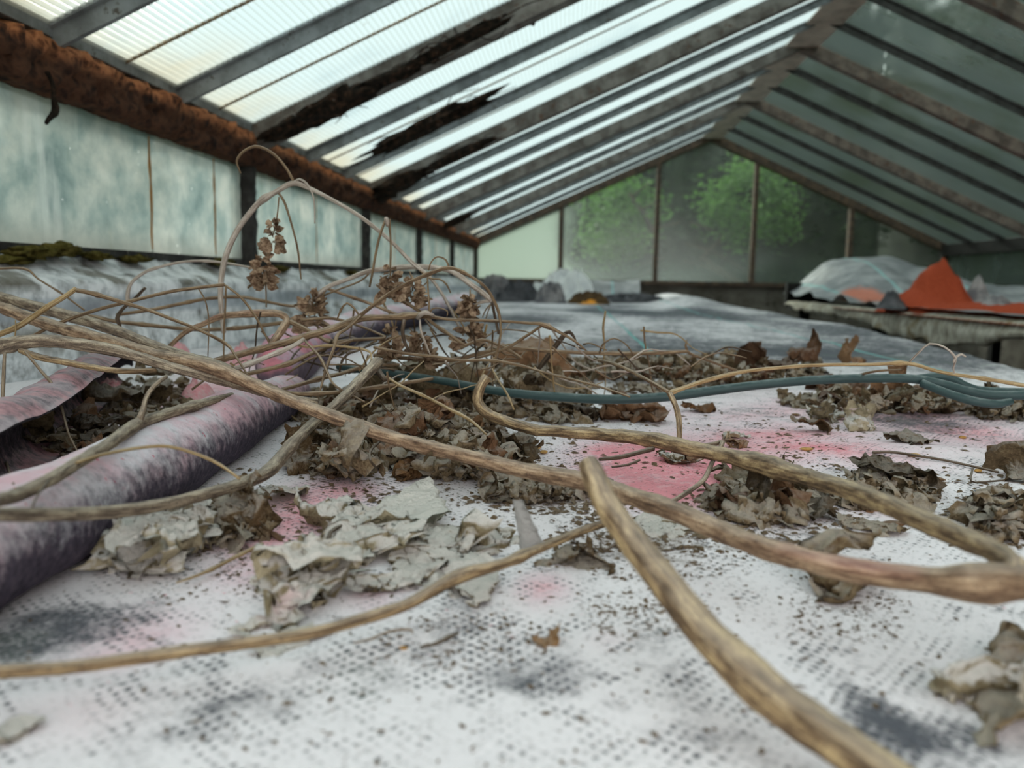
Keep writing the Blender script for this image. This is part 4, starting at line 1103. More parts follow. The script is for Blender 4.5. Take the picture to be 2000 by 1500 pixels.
# --- right hand thin stems
e = vine('vine_twig', 'forked thin twig standing in the pink powder with one long arm over the cable', 'twig', at=(1325, 860))
stem('upright', [(1326, 872, -.63, 9), (1327, 835, -.64, 11), (1322, 800, -.65, 11), (1308, 768, -.66, 12)], 'stem', e)
stem('long_arm', [(1308, 768, -.66, 11), (1340, 756, -.67, 9), (1380, 743, -.68, 9), (1440, 728, -.70, 8), (1500, 720, -.71, 7), (1600, 713, -.72, 7), (1700, 712, -.73, 7), (1775, 710, -.73, 8), (1840, 727, -.73, 7), (1950, 744, -.74, 8), (2050, 762, -.74, 8)], 'straw', e, nodes=((.62, .5), (.84, .4)))
stem('back_arm', [(1306, 766, -.66, 8), (1260, 740, -.69, 7), (1230, 724, -.72, 7), (1200, 711, -.75, 6), (1160, 702, -.8, 5)], 'twig', e)
t = stem('tendril', [(1775, 708, -.73, 4), (1795, 688, -.72, 4), (1816, 671, -.715, 4), (1845, 678, -.71, 4), (1863, 694, -.71, 5), (1866, 705, -.715, 5), (1862, 718, -.72, 4), (1864, 730, -.72, 3)], 'twig_pale', e, sides=6, rough=0)
stem('curl', [(1862, 708, -.712, 4), (1868, 697, -.712, 5), (1878, 692, -.712, 5), (1886, 697, -.712, 4)], 'twig_pale', t, sides=6, rough=0)
stem('side_shoot', [(1640, 745, .02, 5), (1700, 727, -.75, 5), (1760, 722, -.76, 4)], 'twig', e, sides=6)
e = vine('vine_twig', 'long level twig spanning the litter in front of the bare white cloth', 'twig', at=(1170, 690))
stem('main_twig', [(730, 694, -.84, 8), (800, 700, -.83, 9), (880, 703, -.82, 9), (940, 690, -.82, 9), (990, 680, -.82, 9), (1080, 686, -.82, 8), (1170, 690, -.82, 8), (1260, 690, -.82, 8), (1344, 686, -.83, 7)], 'twig', e)
stem('end_shoot', [(1341, 664, -.83, 3), (1342, 686, -.83, 6), (1380, 703, -.85, 5), (1440, 724, -.88, 5)], 'twig', e, sides=6)
stem('tendril', [(1170, 692, -.82, 4), (1178, 672, -.81, 4), (1200, 661, -.81, 3), (1225, 675, -.81, 3), (1240, 700, -.82, 3)], 'twig', e, sides=6, rough=0)
stem('tendril', [(1140, 672, -.82, 4), (1155, 671, -.81, 3), (1185, 684, -.81, 3)], 'twig', e, sides=6, rough=0)
e = vine('vine_twig', 'dark broken stub leaning across the level twig', 'twig', at=(1070, 710))
stem('stub', [(1050, 722, -.86, 9), (1066, 702, -.85, 11), (1085, 676, -.84, 11), (1101, 655, -.83, 10)], 'twig_dk', e)
stem('frayed_end', [(1100, 654, -.83, 8), (1112, 648, -.83, 9), (1122, 660, -.83, 5), (1128, 675, -.83, 3)], 'twig_dk', e, sides=6)
# --- the tangle in the middle
e = vine('vine_twig', 'rough dark runner of the tangle ending in a drooping tip over the white cloth', 'twig', at=(760, 640))
stem('main_twig', [(395, 712, -.70, 13), (450, 697, -.71, 14), (500, 684, -.72, 14), (560, 668, -.73, 14), (600, 656, -.74, 15), (650, 642, -.75, 15), (690, 626, -.76, 15), (715, 621, -.76, 13), (770, 619, -.76, 12), (824, 616, -.76, 13), (850, 620, -.76, 7), (890, 625, -.76, 6), (950, 626, -.76, 6), (1034, 631, -.76, 6), (1061, 634, -.76, 8), (1097, 651, -.76, 6), (1125, 668, -.76, 5), (1144, 684, -.76, 3)], 'twig', e, nodes=((.52, .4), (.88, .3)), rough=.2)
stem('back_shoot', [(1061, 634, -.76, 5), (1030, 655, -.77, 6), (985, 682, -.78, 6), (930, 700, -.79, 5), (890, 710, -.79, 4)], 'twig', e, sides=7)
stem('knot', [(815, 622, -.755, 8), (826, 611, -.75, 11), (838, 612, -.75, 9), (848, 617, -.755, 5)], 'twig_pale', e, sides=8, rough=.3)
stem('tendril', [(838, 613, -.75, 5), (845, 603, -.75, 4), (860, 602, -.75, 3), (874, 608, -.75, 3), (873, 618, -.75, 2)], 'twig', e, sides=6, rough=0)
stem('hanging_shoot', [(835, 542, -.76, 4), (836, 565, -.76, 4), (838, 590, -.755, 4), (838, 612, -.755, 5)], 'twig', e, sides=6)
stem('hanging_shoot', [(820, 624, -.755, 4), (822, 645, -.75, 5), (830, 668, -.75, 5), (840, 692, -.75, 3)], 'twig_pale', e, sides=6)
stem('hanging_shoot', [(790, 622, -.76, 9), (786, 645, -.755, 8), (790, 668, -.755, 7), (800, 686, -.755, 5)], 'twig_dk', e, sides=7)
stem('hanging_shoot', [(830, 624, -.755, 4), (842, 640, -.75, 4), (852, 652, -.75, 3)], 'twig_dk', e, sides=6)
e = vine('vine_twig', 'slender brown arch with a curled tendril at its crown in the middle of the tangle', 'twig', at=(870, 660))
stem('main_twig', [(680, 640, -.74, 6), (704, 616, -.74, 8), (755, 577, -.735, 7), (800, 551, -.73, 7), (840, 534, -.73, 7), (875, 523, -.73, 8), (905, 532, -.735, 6), (944, 557, -.74, 6), (962, 582, -.745, 6), (974, 610, -.75, 6), (978, 640, -.755, 5), (976, 665, -.76, 5), (968, 700, -.765, 5), (960, 735, -.76, 4)], 'twig', e, nodes=((.38, .5), (.52, .45)), sides=8)
stem('tendril', [(837, 528, -.73, 3), (841, 514, -.73, 3), (850, 503, -.73, 3.5), (860, 502, -.73, 4), (871, 508, -.73, 4), (877, 522, -.73, 4)], 'twig', e, sides=6, rough=0)
stem('side_shoot', [(961, 720, -.755, 4), (975, 745, -.74, 4), (992, 772, -.72, 5), (1004, 800, -.71, 4)], 'straw', e, sides=6)
e = vine('vine_twig', 'pale weathered arch spanning behind the slender brown one', 'twig', at=(740, 650))
stem('main_twig', [(600, 600, -.86, 8), (614, 582, -.86, 9), (641, 560, -.86, 9), (680, 545, -.86, 9), (725, 529, -.86, 10), (800, 521, -.86, 11), (850, 523, -.86, 11), (885, 531, -.86, 11), (920, 556, -.86, 11), (945, 574, -.86, 11), (959, 587, -.86, 11)], 'twig_pale', e)
stem('rib', [(959, 588, -.86, 8), (940, 590, -.86, 7), (925, 600, -.86, 6), (920, 625, -.86, 5), (921, 660, -.86, 5)], 'twig_pale', e, sides=6)
stem('rib', [(961, 590, -.86, 7), (966, 615, -.86, 6), (974, 652, -.86, 6)], 'twig_dk', e, sides=6)
stem('rib', [(958, 594, -.86, 3), (948, 606, -.86, 3), (942, 620, -.86, 2)], 'twig', e, sides=5)
stem('rib', [(958, 596, -.86, 3), (952, 612, -.86, 2), (947, 630, -.86, 2)], 'twig', e, sides=5)
stem('side_shoot', [(725, 529, -.86, 4), (705, 548, -.86, 4), (660, 566, -.86, 4), (600, 590, -.87, 4)], 'twig', e, sides=6)
e = vine('vine_twig', 'tall pale arching twig rising highest against the side glass', 'twig', at=(432, 660))
stem('main_twig', [(437, 650, -.84, 9), (432, 600, -.84, 10), (431, 560, -.84, 11), (436, 520, -.84, 11), (447, 484, -.84, 11), (468, 443, -.84, 11), (505, 397, -.84, 11), (540, 374, -.84, 10), (572, 358, -.84, 11), (600, 366, -.84, 9), (650, 391, -.84, 8), (705, 424, -.84, 8), (760, 468, -.84, 8), (805, 513, -.84, 8), (840, 542, -.84, 7), (862, 572, -.84, 6), (878, 600, -.845, 6), (905, 655, -.85, 5)], 'twig_pale', e, nodes=((.36, .45),), rough=.06)
stem('hooked_tip', [(574, 355, -.84, 6), (560, 330, -.84, 6), (540, 306, -.84, 6), (518, 291, -.84, 6), (498, 286, -.84, 6), (478, 294, -.84, 5), (465, 308, -.84, 5), (463, 320, -.84, 4), (470, 338, -.84, 3)], 'twig', e, sides=7, rough=0)
stem('tendril', [(575, 355, -.84, 4), (585, 350, -.838, 5), (598, 358, -.838, 5), (610, 377, -.838, 4), (614, 400, -.84, 3), (615, 436, -.84, 2.5)], 'twig_pale', e, sides=6, rough=0)
stem('hanging_shoot', [(545, 378, -.84, 5), (556, 396, -.84, 5), (570, 440, -.84, 4), (582, 490, -.84, 4), (588, 545, -.845, 3)], 'twig', e, sides=6)
stem('side_shoot', [(812, 520, -.84, 4), (838, 543, -.838, 4), (858, 545, -.838, 4), (872, 555, -.838, 4), (880, 572, -.84, 3)], 'twig', e, sides=6, rough=0)
e = vine('vine_twig', 'crooked twig rising from the wall side over both long stems to a node', 'twig', at=(90, 650))
stem('main_twig', [(-30, 668, -.66, 10), (0, 653, -.66, 11), (30, 640, -.66, 11), (60, 622, -.655, 11), (100, 595, -.65, 11), (130, 577, -.65, 10), (148, 564, -.65, 10)], 'straw', e, rough=.15)
stem('down_arm', [(150, 567, -.65, 9), (180, 573, -.65, 9), (245, 592, -.655, 8), (290, 606, -.66, 7), (330, 621, -.665, 7), (390, 645, -.67, 6), (442, 672, -.68, 7), (460, 695, -.675, 5), (485, 735, -.66, 4)], 'twig', e, sides=8, nodes=((.1, .4),))
stem('thorn', [(30, 625, -.655, 2), (31, 640, -.655, 3), (29, 662, -.655, 3)], 'straw', e, sides=5)
e = vine('vine_twig', 'thin twig climbing to the foot of the tall arch where its tip breaks downwards', 'twig', at=(250, 640))
stem('main_twig', [(50, 664, -.72, 6), (95, 640, -.72, 7), (150, 618, -.715, 7), (200, 602, -.71, 7), (260, 587, -.71, 7), (330, 570, -.71, 7), (385, 562, -.71, 7), (438, 556, -.71, 7)], 'twig', e, sides=8)
stem('broken_tip', [(438, 556, -.71, 5), (470, 580, -.71, 5), (497, 615, -.71, 5), (515, 648, -.71, 4), (525, 668, -.71, 4)], 'twig', e, sides=6)
stem('broken_tip', [(441, 557, -.71, 4), (440, 600, -.71, 4), (437, 650, -.71, 4), (437, 705, -.70, 3)], 'twig', e, sides=6)
stem('side_shoot', [(388, 564, -.71, 3), (402, 590, -.71, 3), (408, 630, -.71, 3), (406, 700, -.71, 2)], 'twig', e, sides=5)
e = vine('vine_twig', 'reddish looped stem bent back sharply over the bulging roll', 'twig', at=(480, 640))
stem('loop', [(330, 678, -.80, 9), (362, 649, -.80, 10), (400, 632, -.80, 11), (432, 618, -.80, 12), (480, 613, -.80, 15), (520, 612, -.80, 16), (548, 614, -.80, 14), (560, 626, -.80, 13), (550, 645, -.79, 15), (534, 668, -.78, 16), (525, 680, -.775, 13)], 'stem_pink', e, nodes=((.8, .2),), rough=.2)
stem('side_stem', [(566, 628, -.80, 11), (590, 640, -.80, 9), (620, 655, -.80, 8), (645, 668, -.80, 8), (690, 664, -.80, 7), (750, 660, -.81, 6), (740, 652, -.82, 5), (700, 636, -.83, 5), (650, 622, -.83, 6), (590, 625, -.82, 7)], 'twig', e, sides=7)
misc = [
 ('dull brown runner passing low behind the crossing stems', 'twig', [(100, 603, -.86, 6), (180, 618, -.86, 8), (228, 628, -.86, 8), (300, 636, -.86, 8), (375, 643, -.86, 8), (450, 642, -.86, 8), (555, 630, -.86, 8), (620, 620, -.87, 6)]),
 ('grey twig bowed across the ledge face behind the reddish loop', 'twig', [(228, 615, -.92, 7), (300, 604, -.92, 7), (400, 584, -.92, 7), (470, 580, -.92, 7), (520, 589, -.92, 6), (575, 598, -.92, 6), (640, 592, -.92, 5)]),
 ('pale twig arching over the mossy ledge edge', 'twig_pale', [(256, 600, -.90, 9), (249, 582, -.90, 9), (255, 555, -.90, 7), (275, 537, -.90, 6), (300, 525, -.90, 6), (360, 511, -.90, 5), (420, 511, -.90, 5), (495, 523, -.90, 4)]),
 ('thin twig slanting down in front of the ledge by the pale window', 'twig', [(-20, 525, -.80, 5), (48, 525, -.80, 5), (75, 545, -.80, 4), (120, 573, -.80, 4), (165, 606, -.80, 4)]),
 ('short crooked dark twig standing behind the crossing stems', 'twig_dk', [(284, 562, -.82, 6), (262, 584, -.82, 6), (238, 605, -.82, 7), (229, 622, -.82, 8), (236, 640, -.82, 4), (242, 668, -.82, 3)]),
 ('pale bare twig running beside the rough dark runner', 'twig_pale', [(430, 728, -.66, 8), (470, 717, -.68, 10), (525, 696, -.70, 10), (570, 677, -.71, 9), (594, 663, -.72, 9)]),
 ('dark twig sloping across the bulging roll', 'twig', [(478, 731, -.70, 9), (520, 722, -.71, 9), (570, 708, -.72, 9), (600, 694, -.73, 9), (640, 678, -.75, 7), (690, 664, -.77, 5)]),
 ('brown twig lying under the bulging roll towards the cable', 'twig', [(540, 764, -.72, 8), (580, 753, -.74, 8), (620, 741, -.76, 9), (665, 730, -.78, 8), (715, 716, -.80, 7), (780, 712, -.82, 6)]),
 ('brown twig running along under the pale speckled stem end', 'twig', [(470, 735, -.63, 9), (520, 750, -.63, 9), (566, 768, -.64, 9), (650, 767, -.66, 9), (755, 754, -.70, 9), (845, 739, -.73, 7)]),
 ('thin twig crossing down from the dark runner over the bulging roll', 'twig', [(596, 666, -.70, 5), (626, 700, -.68, 6), (650, 748, -.66, 5), (680, 768, -.65, 4), (712, 785, -.64, 4)]),
 ('thin twig leaning the other way with a pale burr on top', 'twig', [(704, 617, -.72, 5), (680, 640, -.71, 6), (660, 653, -.70, 7), (652, 680, -.69, 6), (640, 712, -.68, 6), (630, 745, -.67, 5), (620, 782, -.66, 4)]),
 ('straw yellow twig lying across the leaf litter', 'straw', [(755, 735, -.66, 5), (780, 752, -.65, 6), (830, 774, -.63, 6), (880, 800, -.61, 6), (920, 822, -.60, 7), (950, 848, -.58, 4)]),
 ('twig arched low with a yellowish sheen under the knot of the tangle', 'straw', [(575, 672, -.74, 5), (600, 678, -.74, 5), (640, 675, -.74, 5), (690, 679, -.74, 5), (715, 684, -.74, 5), (725, 692, -.74, 4), (724, 715, -.73, 4)]),
 ('long thin twig drooping through the lower tangle towards the litter', 'twig', [(730, 678, -.76, 6), (790, 690, -.76, 6), (860, 698, -.76, 6), (900, 704, -.76, 5), (960, 704, -.76, 6), (1020, 715, -.75, 6), (1080, 732, -.73, 5), (1160, 752, -.70, 5), (1230, 775, -.67, 4)]),
 ('faded pink twig slanting down behind the slender arch', 'stem_pink', [(635, 562, -.90, 6), (680, 578, -.90, 6), (720, 592, -.90, 6), (770, 612, -.90, 6), (800, 622, -.90, 5)]),
 ('brown twig slanting from the pale arch down to the white cloth', 'twig', [(755, 570, -.80, 5), (790, 590, -.80, 6), (818, 607, -.80, 6), (850, 635, -.80, 7), (880, 655, -.80, 7), (910, 676, -.80, 6)]),
 ('short thin tendril curling over the bulging roll', 'twig', [(658, 626, -.73, 3), (666, 605, -.73, 4), (678, 592, -.73, 4), (692, 602, -.73, 4), (700, 614, -.73, 4)]),
 ('thin dark hooked twig below the knot', 'twig_dk', [(663, 727, -.74, 4), (668, 705, -.74, 4), (682, 690, -.74, 4), (700, 685, -.74, 4)]),
 ('brown twig fork standing out of the litter before the white cloth', 'twig', [(900, 680, -.80, 6), (925, 668, -.80, 7), (950, 665, -.80, 6), (990, 682, -.80, 6), (1020, 700, -.80, 5)]),
 ('short thick stub pointing up out of the litter', 'twig_dk', [(735, 716, -.71, 9), (742, 730, -.70, 10), (752, 742, -.69, 9)]),
 ('thin dark twig lying on the pale pink powder', 'twig_dk', [(1705, 884, .004, 6), (1740, 883, .004, 6), (1790, 890, .004, 5), (1850, 900, .003, 5), (1950, 922, .003, 5)]),
 ('bent wire-thin twig beside the grey leaf cluster', 'twig_dk', [(1900, 914, .006, 4), (1896, 935, .004, 4), (1905, 942, .003, 4), (1960, 938, .003, 4)]),
 ('dry straw lying alone beside the leaf by the roll', 'straw', [(345, 1138, .004, 4), (400, 1118, .004, 7), (450, 1093, .004, 8), (512, 1062, .004, 8)]),
 ('short curled rootlet before the knotted stem', 'twig', [(690, 1256, .003, 4), (725, 1248, .004, 5), (760, 1233, .005, 5), (800, 1229, .005, 5), (806, 1238, .003, 3)]),
 ('dark forked rootlet by the pale crumpled leaves', 'twig_dk', [(600, 1085, .004, 7), (635, 1070, .006, 9), (645, 1040, .012, 8), (665, 1028, .012, 7), (678, 1020, .012, 6)]),
 ('short dark rootlet on the bare cloth', 'twig_dk', [(820, 1266, .002, 4), (850, 1258, .004, 8), (875, 1245, .003, 9), (895, 1236, .002, 5)]),
 ('bowed thin twig in the litter under the longest stem', 'twig_dk', [(742, 862, .03, 5), (724, 880, .03, 5), (724, 900, .03, 5), (738, 916, .02, 4)]),
]
for lab, mat, pts in misc:
    e = vine('vine_twig', lab, 'twig', None, (pts[len(pts) // 2][0], pts[len(pts) // 2][1]))
    stem('twig', pts, mat, e, sides=7, nodes=((.35, .4), (.7, .35)), rough=.14)
# fine twigs of the tangle
rt = random.Random(21)
for i in range(70):
    cx, cy = rt.gauss(790, 150), rt.gauss(705, 40)
    if i >= 48: cx, cy = rt.uniform(950, 1450), rt.gauss(712, 22)
    if cx < 420 or cy < 615 or cy > 830: cx, cy = rt.uniform(560, 960), rt.uniform(650, 790)
    Y = float(np.interp(cy, [600, 680, 780, 850], [.95, .85, .70, .60])) * rt.uniform(.93, 1.1)
    a = rt.gauss(0, .45) + (math.pi / 2 if rt.random() < .22 else 0); L = rt.uniform(45, 140)
    n = 5; pts = []
    bow = rt.uniform(-.3, .3) * L
    for k in range(n):
        t_ = k / (n - 1) * 2 - 1
        x = cx + math.cos(a) * L * t_ * .6; y = cy + math.sin(a) * L * t_ * .6 + bow * (1 - t_ * t_) + rt.uniform(-4, 4)
        pts.append((x, max(y, 590), -(Y + 0.03 * t_), rt.uniform(3.0, 5.5) * (1 - .12 * k)))
    e_ = stem('vine_twig', pts, rt.choice(['twig', 'twig', 'twig_dk', 'straw', 'twig_pale']), None, sides=5, rough=.1, step=.008, wob=.003)
    tag(e_, 'hair-thin dry twig woven through the tangle above the leaf litter', 'twig', 'fine twigs in the tangle')

# seed heads
def m_husk():
    g = G('papery_husk'); n = g.noise(160, 5, 0.7)
    c = g.mix(g.step(n, 0.35, 0.65), srgb(104, 78, 60), srgb(186, 160, 134))
    return g.out(g.mixs(0.25, g.pbr(c, 0.9, g.bump(n, .5, .002), 0.1), g.bsdf('ShaderNodeBsdfTranslucent', c)))
M['husk'] = m_husk()
def bract_verts(c, d, s, w, curl, r):
    d = d / np.linalg.norm(d)
    u = np.cross(d, [r.gauss(0, 1), r.gauss(0, 1), r.gauss(0, 1)]); u /= max(np.linalg.norm(u), 1e-6); n = np.cross(d, u)
    V = []
    for k, (t, ww) in enumerate(((0, .25), (.35, 1), (.7, .85), (1.0, .15))):
        for sd in (-1, 0, 1):
            V.append(c + d * s * t + u * w * ww * sd + n * (curl * s * t * t + (0.35 * w if sd == 0 else 0)))
    return V, grid_faces(3, 4)
def seed_head(px, py, Y, hpx, wpx, lab, hang, seed):
    r = random.Random(seed)
    c = atY(px, py, Y); s = Y / FPX
    e_ = empty('dried_flower', c - np.array([0, 0, hpx * s * .5]), lab, 'dried flower', 'dried flower heads on the vine')
    stem('stalk', [(*hang[0], -Y, 3), ((hang[0][0] + px) / 2 + 2, (hang[0][1] + py) / 2, -Y, 3), (px, py, -Y, 3)], 'twig', e_, sides=5, rough=0)
    for k in range(42):
        t_ = r.random(); zz = (0.5 - t_) * hpx * s
        wid = wpx * s * .5 * (0.35 + 0.75 * t_)
        a = r.uniform(0, 6.28)
        cc = c + np.array([math.cos(a) * wid * .35, math.sin(a) * wid * .35, zz])
        d = np.array([math.cos(a), math.sin(a), r.uniform(-.8, .5)])
        V, F = bract_verts(cc, d, wid * r.uniform(.6, 1.1) + .004, wid * .34 + .0020, r.uniform(-.4, .5), r)
        mk('bract', V, F, M['husk'], e_, True)
seed_head(534, 458, .83, 62, 38, 'papery brown seed head hanging highest under the tall arch', [(545, 385)], 1)
seed_head(514, 522, .83, 64, 44, 'papery seed head just below the highest one', [(520, 600)], 2)
seed_head(762, 552, .80, 56, 46, 'fat seed head hanging on a long straight stalk', [(762, 428)], 3)
seed_head(806, 568, .80, 50, 44, 'pale ragged seed head next to the fat one', [(800, 530)], 4)
seed_head(914, 592, .82, 30, 30, 'small burr on the pale arch', [(918, 565)], 5)
seed_head(918, 640, .82, 60, 50, 'loose open seed head low over the white cloth', [(921, 590)], 6)
seed_head(612, 598, .86, 70, 60, 'broad frayed seed head beneath the pale arch', [(640, 562)], 7)
seed_head(762, 668, .82, 60, 40, 'hanging brown husk behind the rough runner', [(775, 622)], 8)
seed_head(820, 678, .82, 60, 56, 'rounded tan husk resting in the tangle', [(800, 640)], 9)
e = vine('vine_twig', 'thin forked twig standing up behind the pale arch with a woolly tip', 'twig', at=(740, 640))
stem('twig', [(752, 432, -.82, 5), (742, 460, -.82, 5), (735, 490, -.82, 5), (728, 530, -.82, 5), (722, 560, -.83, 4)], 'twig', e, sides=6)
stem('twig', [(758, 430, -.82, 4), (763, 470, -.82, 4), (762, 530, -.82, 4)], 'twig', e, sides=6)
stem('woolly_tip', [(753, 425, -.82, 8), (756, 433, -.82, 11), (757, 442, -.82, 6)], 'twig_pale', e, sides=7, rough=.4)

# ------------------------------------------------------------------ green cable
def m_cable():
    g = G('green_plastic_cable'); d = up_dust(g, .45, 1.3, 90, .55)
    return g.out(g.pbr(g.mix(d, srgb(44, 66, 66), srgb(140, 150, 148)), 0.5, None, 0.4))
M['cable'] = m_cable()
_rows = rows
def rows(pts, wpx=None): return [(x, y, z, r * 0.84) for x, y, z, r in _rows(pts, wpx)]
e = empty('cable', onB(1230, 790), 'dark green plastic cable lying across the leaf litter', 'cable')
stem('run', [(660, 716, -.84, 15), (700, 722, -.83, 16), (760, 728, -.82, 17), (870, 745, -.80, 18), (980, 765, -.78, 20), (1100, 776, -.77, 21), (1200, 780, -.76, 22), (1300, 775, -.76, 22), (1400, 762, -.77, 22), (1500, 750, -.78, 21), (1600, 742, -.79, 21), (1700, 739, -.79, 21), (1780, 740, -.79, 21), (1840, 750, -.79, 21), (1890, 764, -.78, 22), (1940, 772, -.78, 22), (2060, 770, -.78, 22), (2250, 762, -.80, 22), (2500, 758, -.84, 22)], 'cable', e, sides=14, rough=0)
stem('loop', [(1790, 740, -.80, 19), (1835, 735, -.80, 20), (1862, 741, -.80, 20), (1890, 756, -.80, 20), (1930, 764, -.80, 20), (2060, 768, -.80, 20), (2200, 778, -.78, 20), (2350, 790, -.76, 20)], 'cable', e, sides=12, rough=0)
stem('loop', [(1800, 748, -.785, 20), (1850, 768, -.77, 20), (1900, 783, -.76, 21), (1945, 789, -.76, 20), (1975, 784, -.765, 16)], 'cable', e, sides=12, rough=0)

rows = _rows

# ------------------------------------------------------------------ dead leaves
def m_leaf(name, cols, dust_amt, lo=0.1, hi=1.0):
    g = G(name)
    r = g.rnd(); n = g.noise(140, 5, 0.7); b_ = g.noise(34, 3, 0.6)
    f = g.ma('ADD', g.ma('MULTIPLY', r, 0.55), g.ma('ADD', g.ma('MULTIPLY', n, 0.35), g.ma('MULTIPLY', b_, 0.25)))
    k = len(cols)
    c = g.ramp(g.ma('ADD', f, g.ma('MULTIPLY', g.ma('SUBTRACT', g.noise(420, 4, 0.7), 0.5), 0.5)), [(0.25 + 0.6 * i / (k - 1), cc) for i, cc in enumerate(cols)])
    d = up_dust(g, lo, hi, 85, dust_amt)
    c = g.mix(d, c, srgb(212, 206, 200))
    pk = g.step(g.noise(14, 3), 0.62, 0.72)
    c = g.mix(g.ma('MULTIPLY', pk, g.ma('MULTIPLY', d, 0.5)), c, srgb(222, 170, 174))
    return g.out(g.mixs(0.12, g.pbr(c, 0.9, g.bump(g.ma('ADD', n, g.noise(420, 3, .6)), 0.9, 0.0022), 0.1), g.bsdf('ShaderNodeBsdfTranslucent', c)))
M['l_tan'] = m_leaf('dull_taupe_leaf', [srgb(70, 57, 43), srgb(110, 92, 70), srgb(150, 132, 104), srgb(98, 78, 56)], 0.35)
M['l_brown'] = m_leaf('brown_leaf', [srgb(76, 54, 42), srgb(114, 84, 62), srgb(142, 108, 80)], 0.25, .3, 1.3)
M['l_grey'] = m_leaf('powdered_grey_leaf', [srgb(112, 98, 74), srgb(156, 142, 114), srgb(184, 172, 146)], 0.92, 0.15, .75)
M['l_dark'] = m_leaf('dark_shrivelled_leaf', [srgb(54, 44, 35), srgb(86, 72, 56), srgb(118, 102, 78)], 0.25, .4, 1.4)
M['l_lichen'] = m_leaf('chalky_greenish_leaf', [srgb(178, 182, 158), srgb(206, 206, 190), srgb(196, 206, 170)], 0.9, -.3, .8)
M['l_rust'] = m_leaf('rust_brown_flake', [srgb(92, 64, 42), srgb(126, 94, 64), srgb(154, 122, 86)], 0.2, .4, 1.4)
M['l_shard'] = m_leaf('papery_grey_leaf', [srgb(170, 168, 164), srgb(196, 196, 194)], 0.4)
M['seed'] = m_leaf('golden_seed', [srgb(176, 132, 72), srgb(206, 166, 104)], 0.1, .6, 1.6)
M['crumb'] = m_leaf('leaf_crumbs', [srgb(58, 48, 42), srgb(96, 80, 62), srgb(132, 112, 88)], 0.15, .6, 1.6)

def vn(p, f, sd):
    q = Vector((p[0] * f + sd, p[1] * f - sd * .7, p[2] * f + sd * .3))
    return np.array(mn.noise_vector(q))
def leaf_geo(seed, rings=12, segs=36, folds=2, crump=1.0, lobes=5, flat=0.0, octs=4):
    """a shrivelled leaf blade: curled along a few soft creases and wrinkled all over; unit half width, resting at z = 0"""
    r = random.Random(seed); V = [np.zeros(3)]
    ph = r.uniform(0, 6.28); el = r.uniform(1.0, 1.35)
    for j in range(1, rings + 1):
        t = j / rings
        for k in range(segs):
            a = 2 * math.pi * k / segs
            R = 1 + 0.16 * math.cos(lobes * a + ph) * t + 0.22 * t * mn.noise(Vector((math.cos(a) * 2.2, math.sin(a) * 2.2, seed * .7))) + 0.12 * t ** 3 * mn.noise(Vector((math.cos(a) * 9, math.sin(a) * 9, seed * .3)))
            V.append(np.array([math.cos(a) * R * t * el, math.sin(a) * R * t / el, 0.0]))
    V = np.array(V)
    for f in range(folds):
        a = r.uniform(0, 6.28); ax = np.array([math.cos(a), math.sin(a), r.uniform(-.25, .25)]); ax /= np.linalg.norm(ax)
        n = np.cross(ax, [0, 0, 1.0]); n /= np.linalg.norm(n)
        off = r.uniform(-.1, .5); p0 = n * off
        ang = r.choice([-1, 1, 1]) * r.uniform(.8, 2.6) * crump; wd = r.uniform(.35, .9)
        s = (V - p0) @ n
        for i in range(len(V)):
            if s[i] > 0:
                th = ang * min(1.0, s[i] / wd)
                q = V[i] - p0; c_, s_ = math.cos(th), math.sin(th)
                V[i] = p0 + q * c_ + np.cross(ax, q) * s_ + ax * np.dot(ax, q) * (1 - c_)
    amp = [.30, .20, .12, .07][:octs]; fr = [1.6, 3.6, 7.5, 15.0][:octs]
    W = V.copy()
    for i, v in enumerate(V):
        e_ = 0.45 + 0.55 * min(1, (i // segs + 1) / rings)
        d = np.zeros(3)
        for am, f in zip(amp, fr): d += vn(v, f, seed * .37) * am
        W[i] = v + d * crump * e_ * np.array([.8, .8, 1.1])
    V = W
    V = V - np.array([V[:, 0].mean(), V[:, 1].mean(), np.percentile(V[:, 2], 8)])
    V /= max(0.25 * (np.ptp(V[:, 0]) + np.ptp(V[:, 1])), 1e-6)
    V[:, 2] = np.where(V[:, 2] < 0, V[:, 2] * .3, V[:, 2])
    V[:, 2] = np.maximum(V[:, 2], -0.06) * (1 - flat)
    F = [(0, 1 + k, 1 + (k + 1) % segs) for k in range(segs)]
    for j in range(rings - 1):
        for k in range(segs):
            F.append((1 + j * segs + k, 1 + (j + 1) * segs + k, 1 + (j + 1) * segs + (k + 1) % segs, 1 + j * segs + (k + 1) % segs))
    return V, F
def leaf_mesh(name, seed, mat, **kw):
    V, F = leaf_geo(seed, **kw)
    me = bpy.data.meshes.new(name); me.from_pydata(V.tolist(), [], F); me.materials.append(M[mat])
    me.polygons.foreach_set('use_smooth', np.full(len(me.polygons), True)); me.update(); return me
BANK = {m: [leaf_mesh('leaf_' + m, 100 * i + s, m, folds=2 + s % 3, crump=0.9 + 0.1 * (s % 4), lobes=3 + s % 3) for s in range(8)] for i, m in enumerate(('l_tan', 'l_brown', 'l_grey', 'l_dark', 'l_rust'))}
def put_leaf(me, p, s, rot, label, cat='leaf', group=None, name='dead_leaf', sq=1.0):
    o = bpy.data.objects.new(name, me); COL.objects.link(o)
    o.location = p; o.scale = (s, s, s * sq); o.rotation_euler = rot
    return tag(o, label, cat, group)

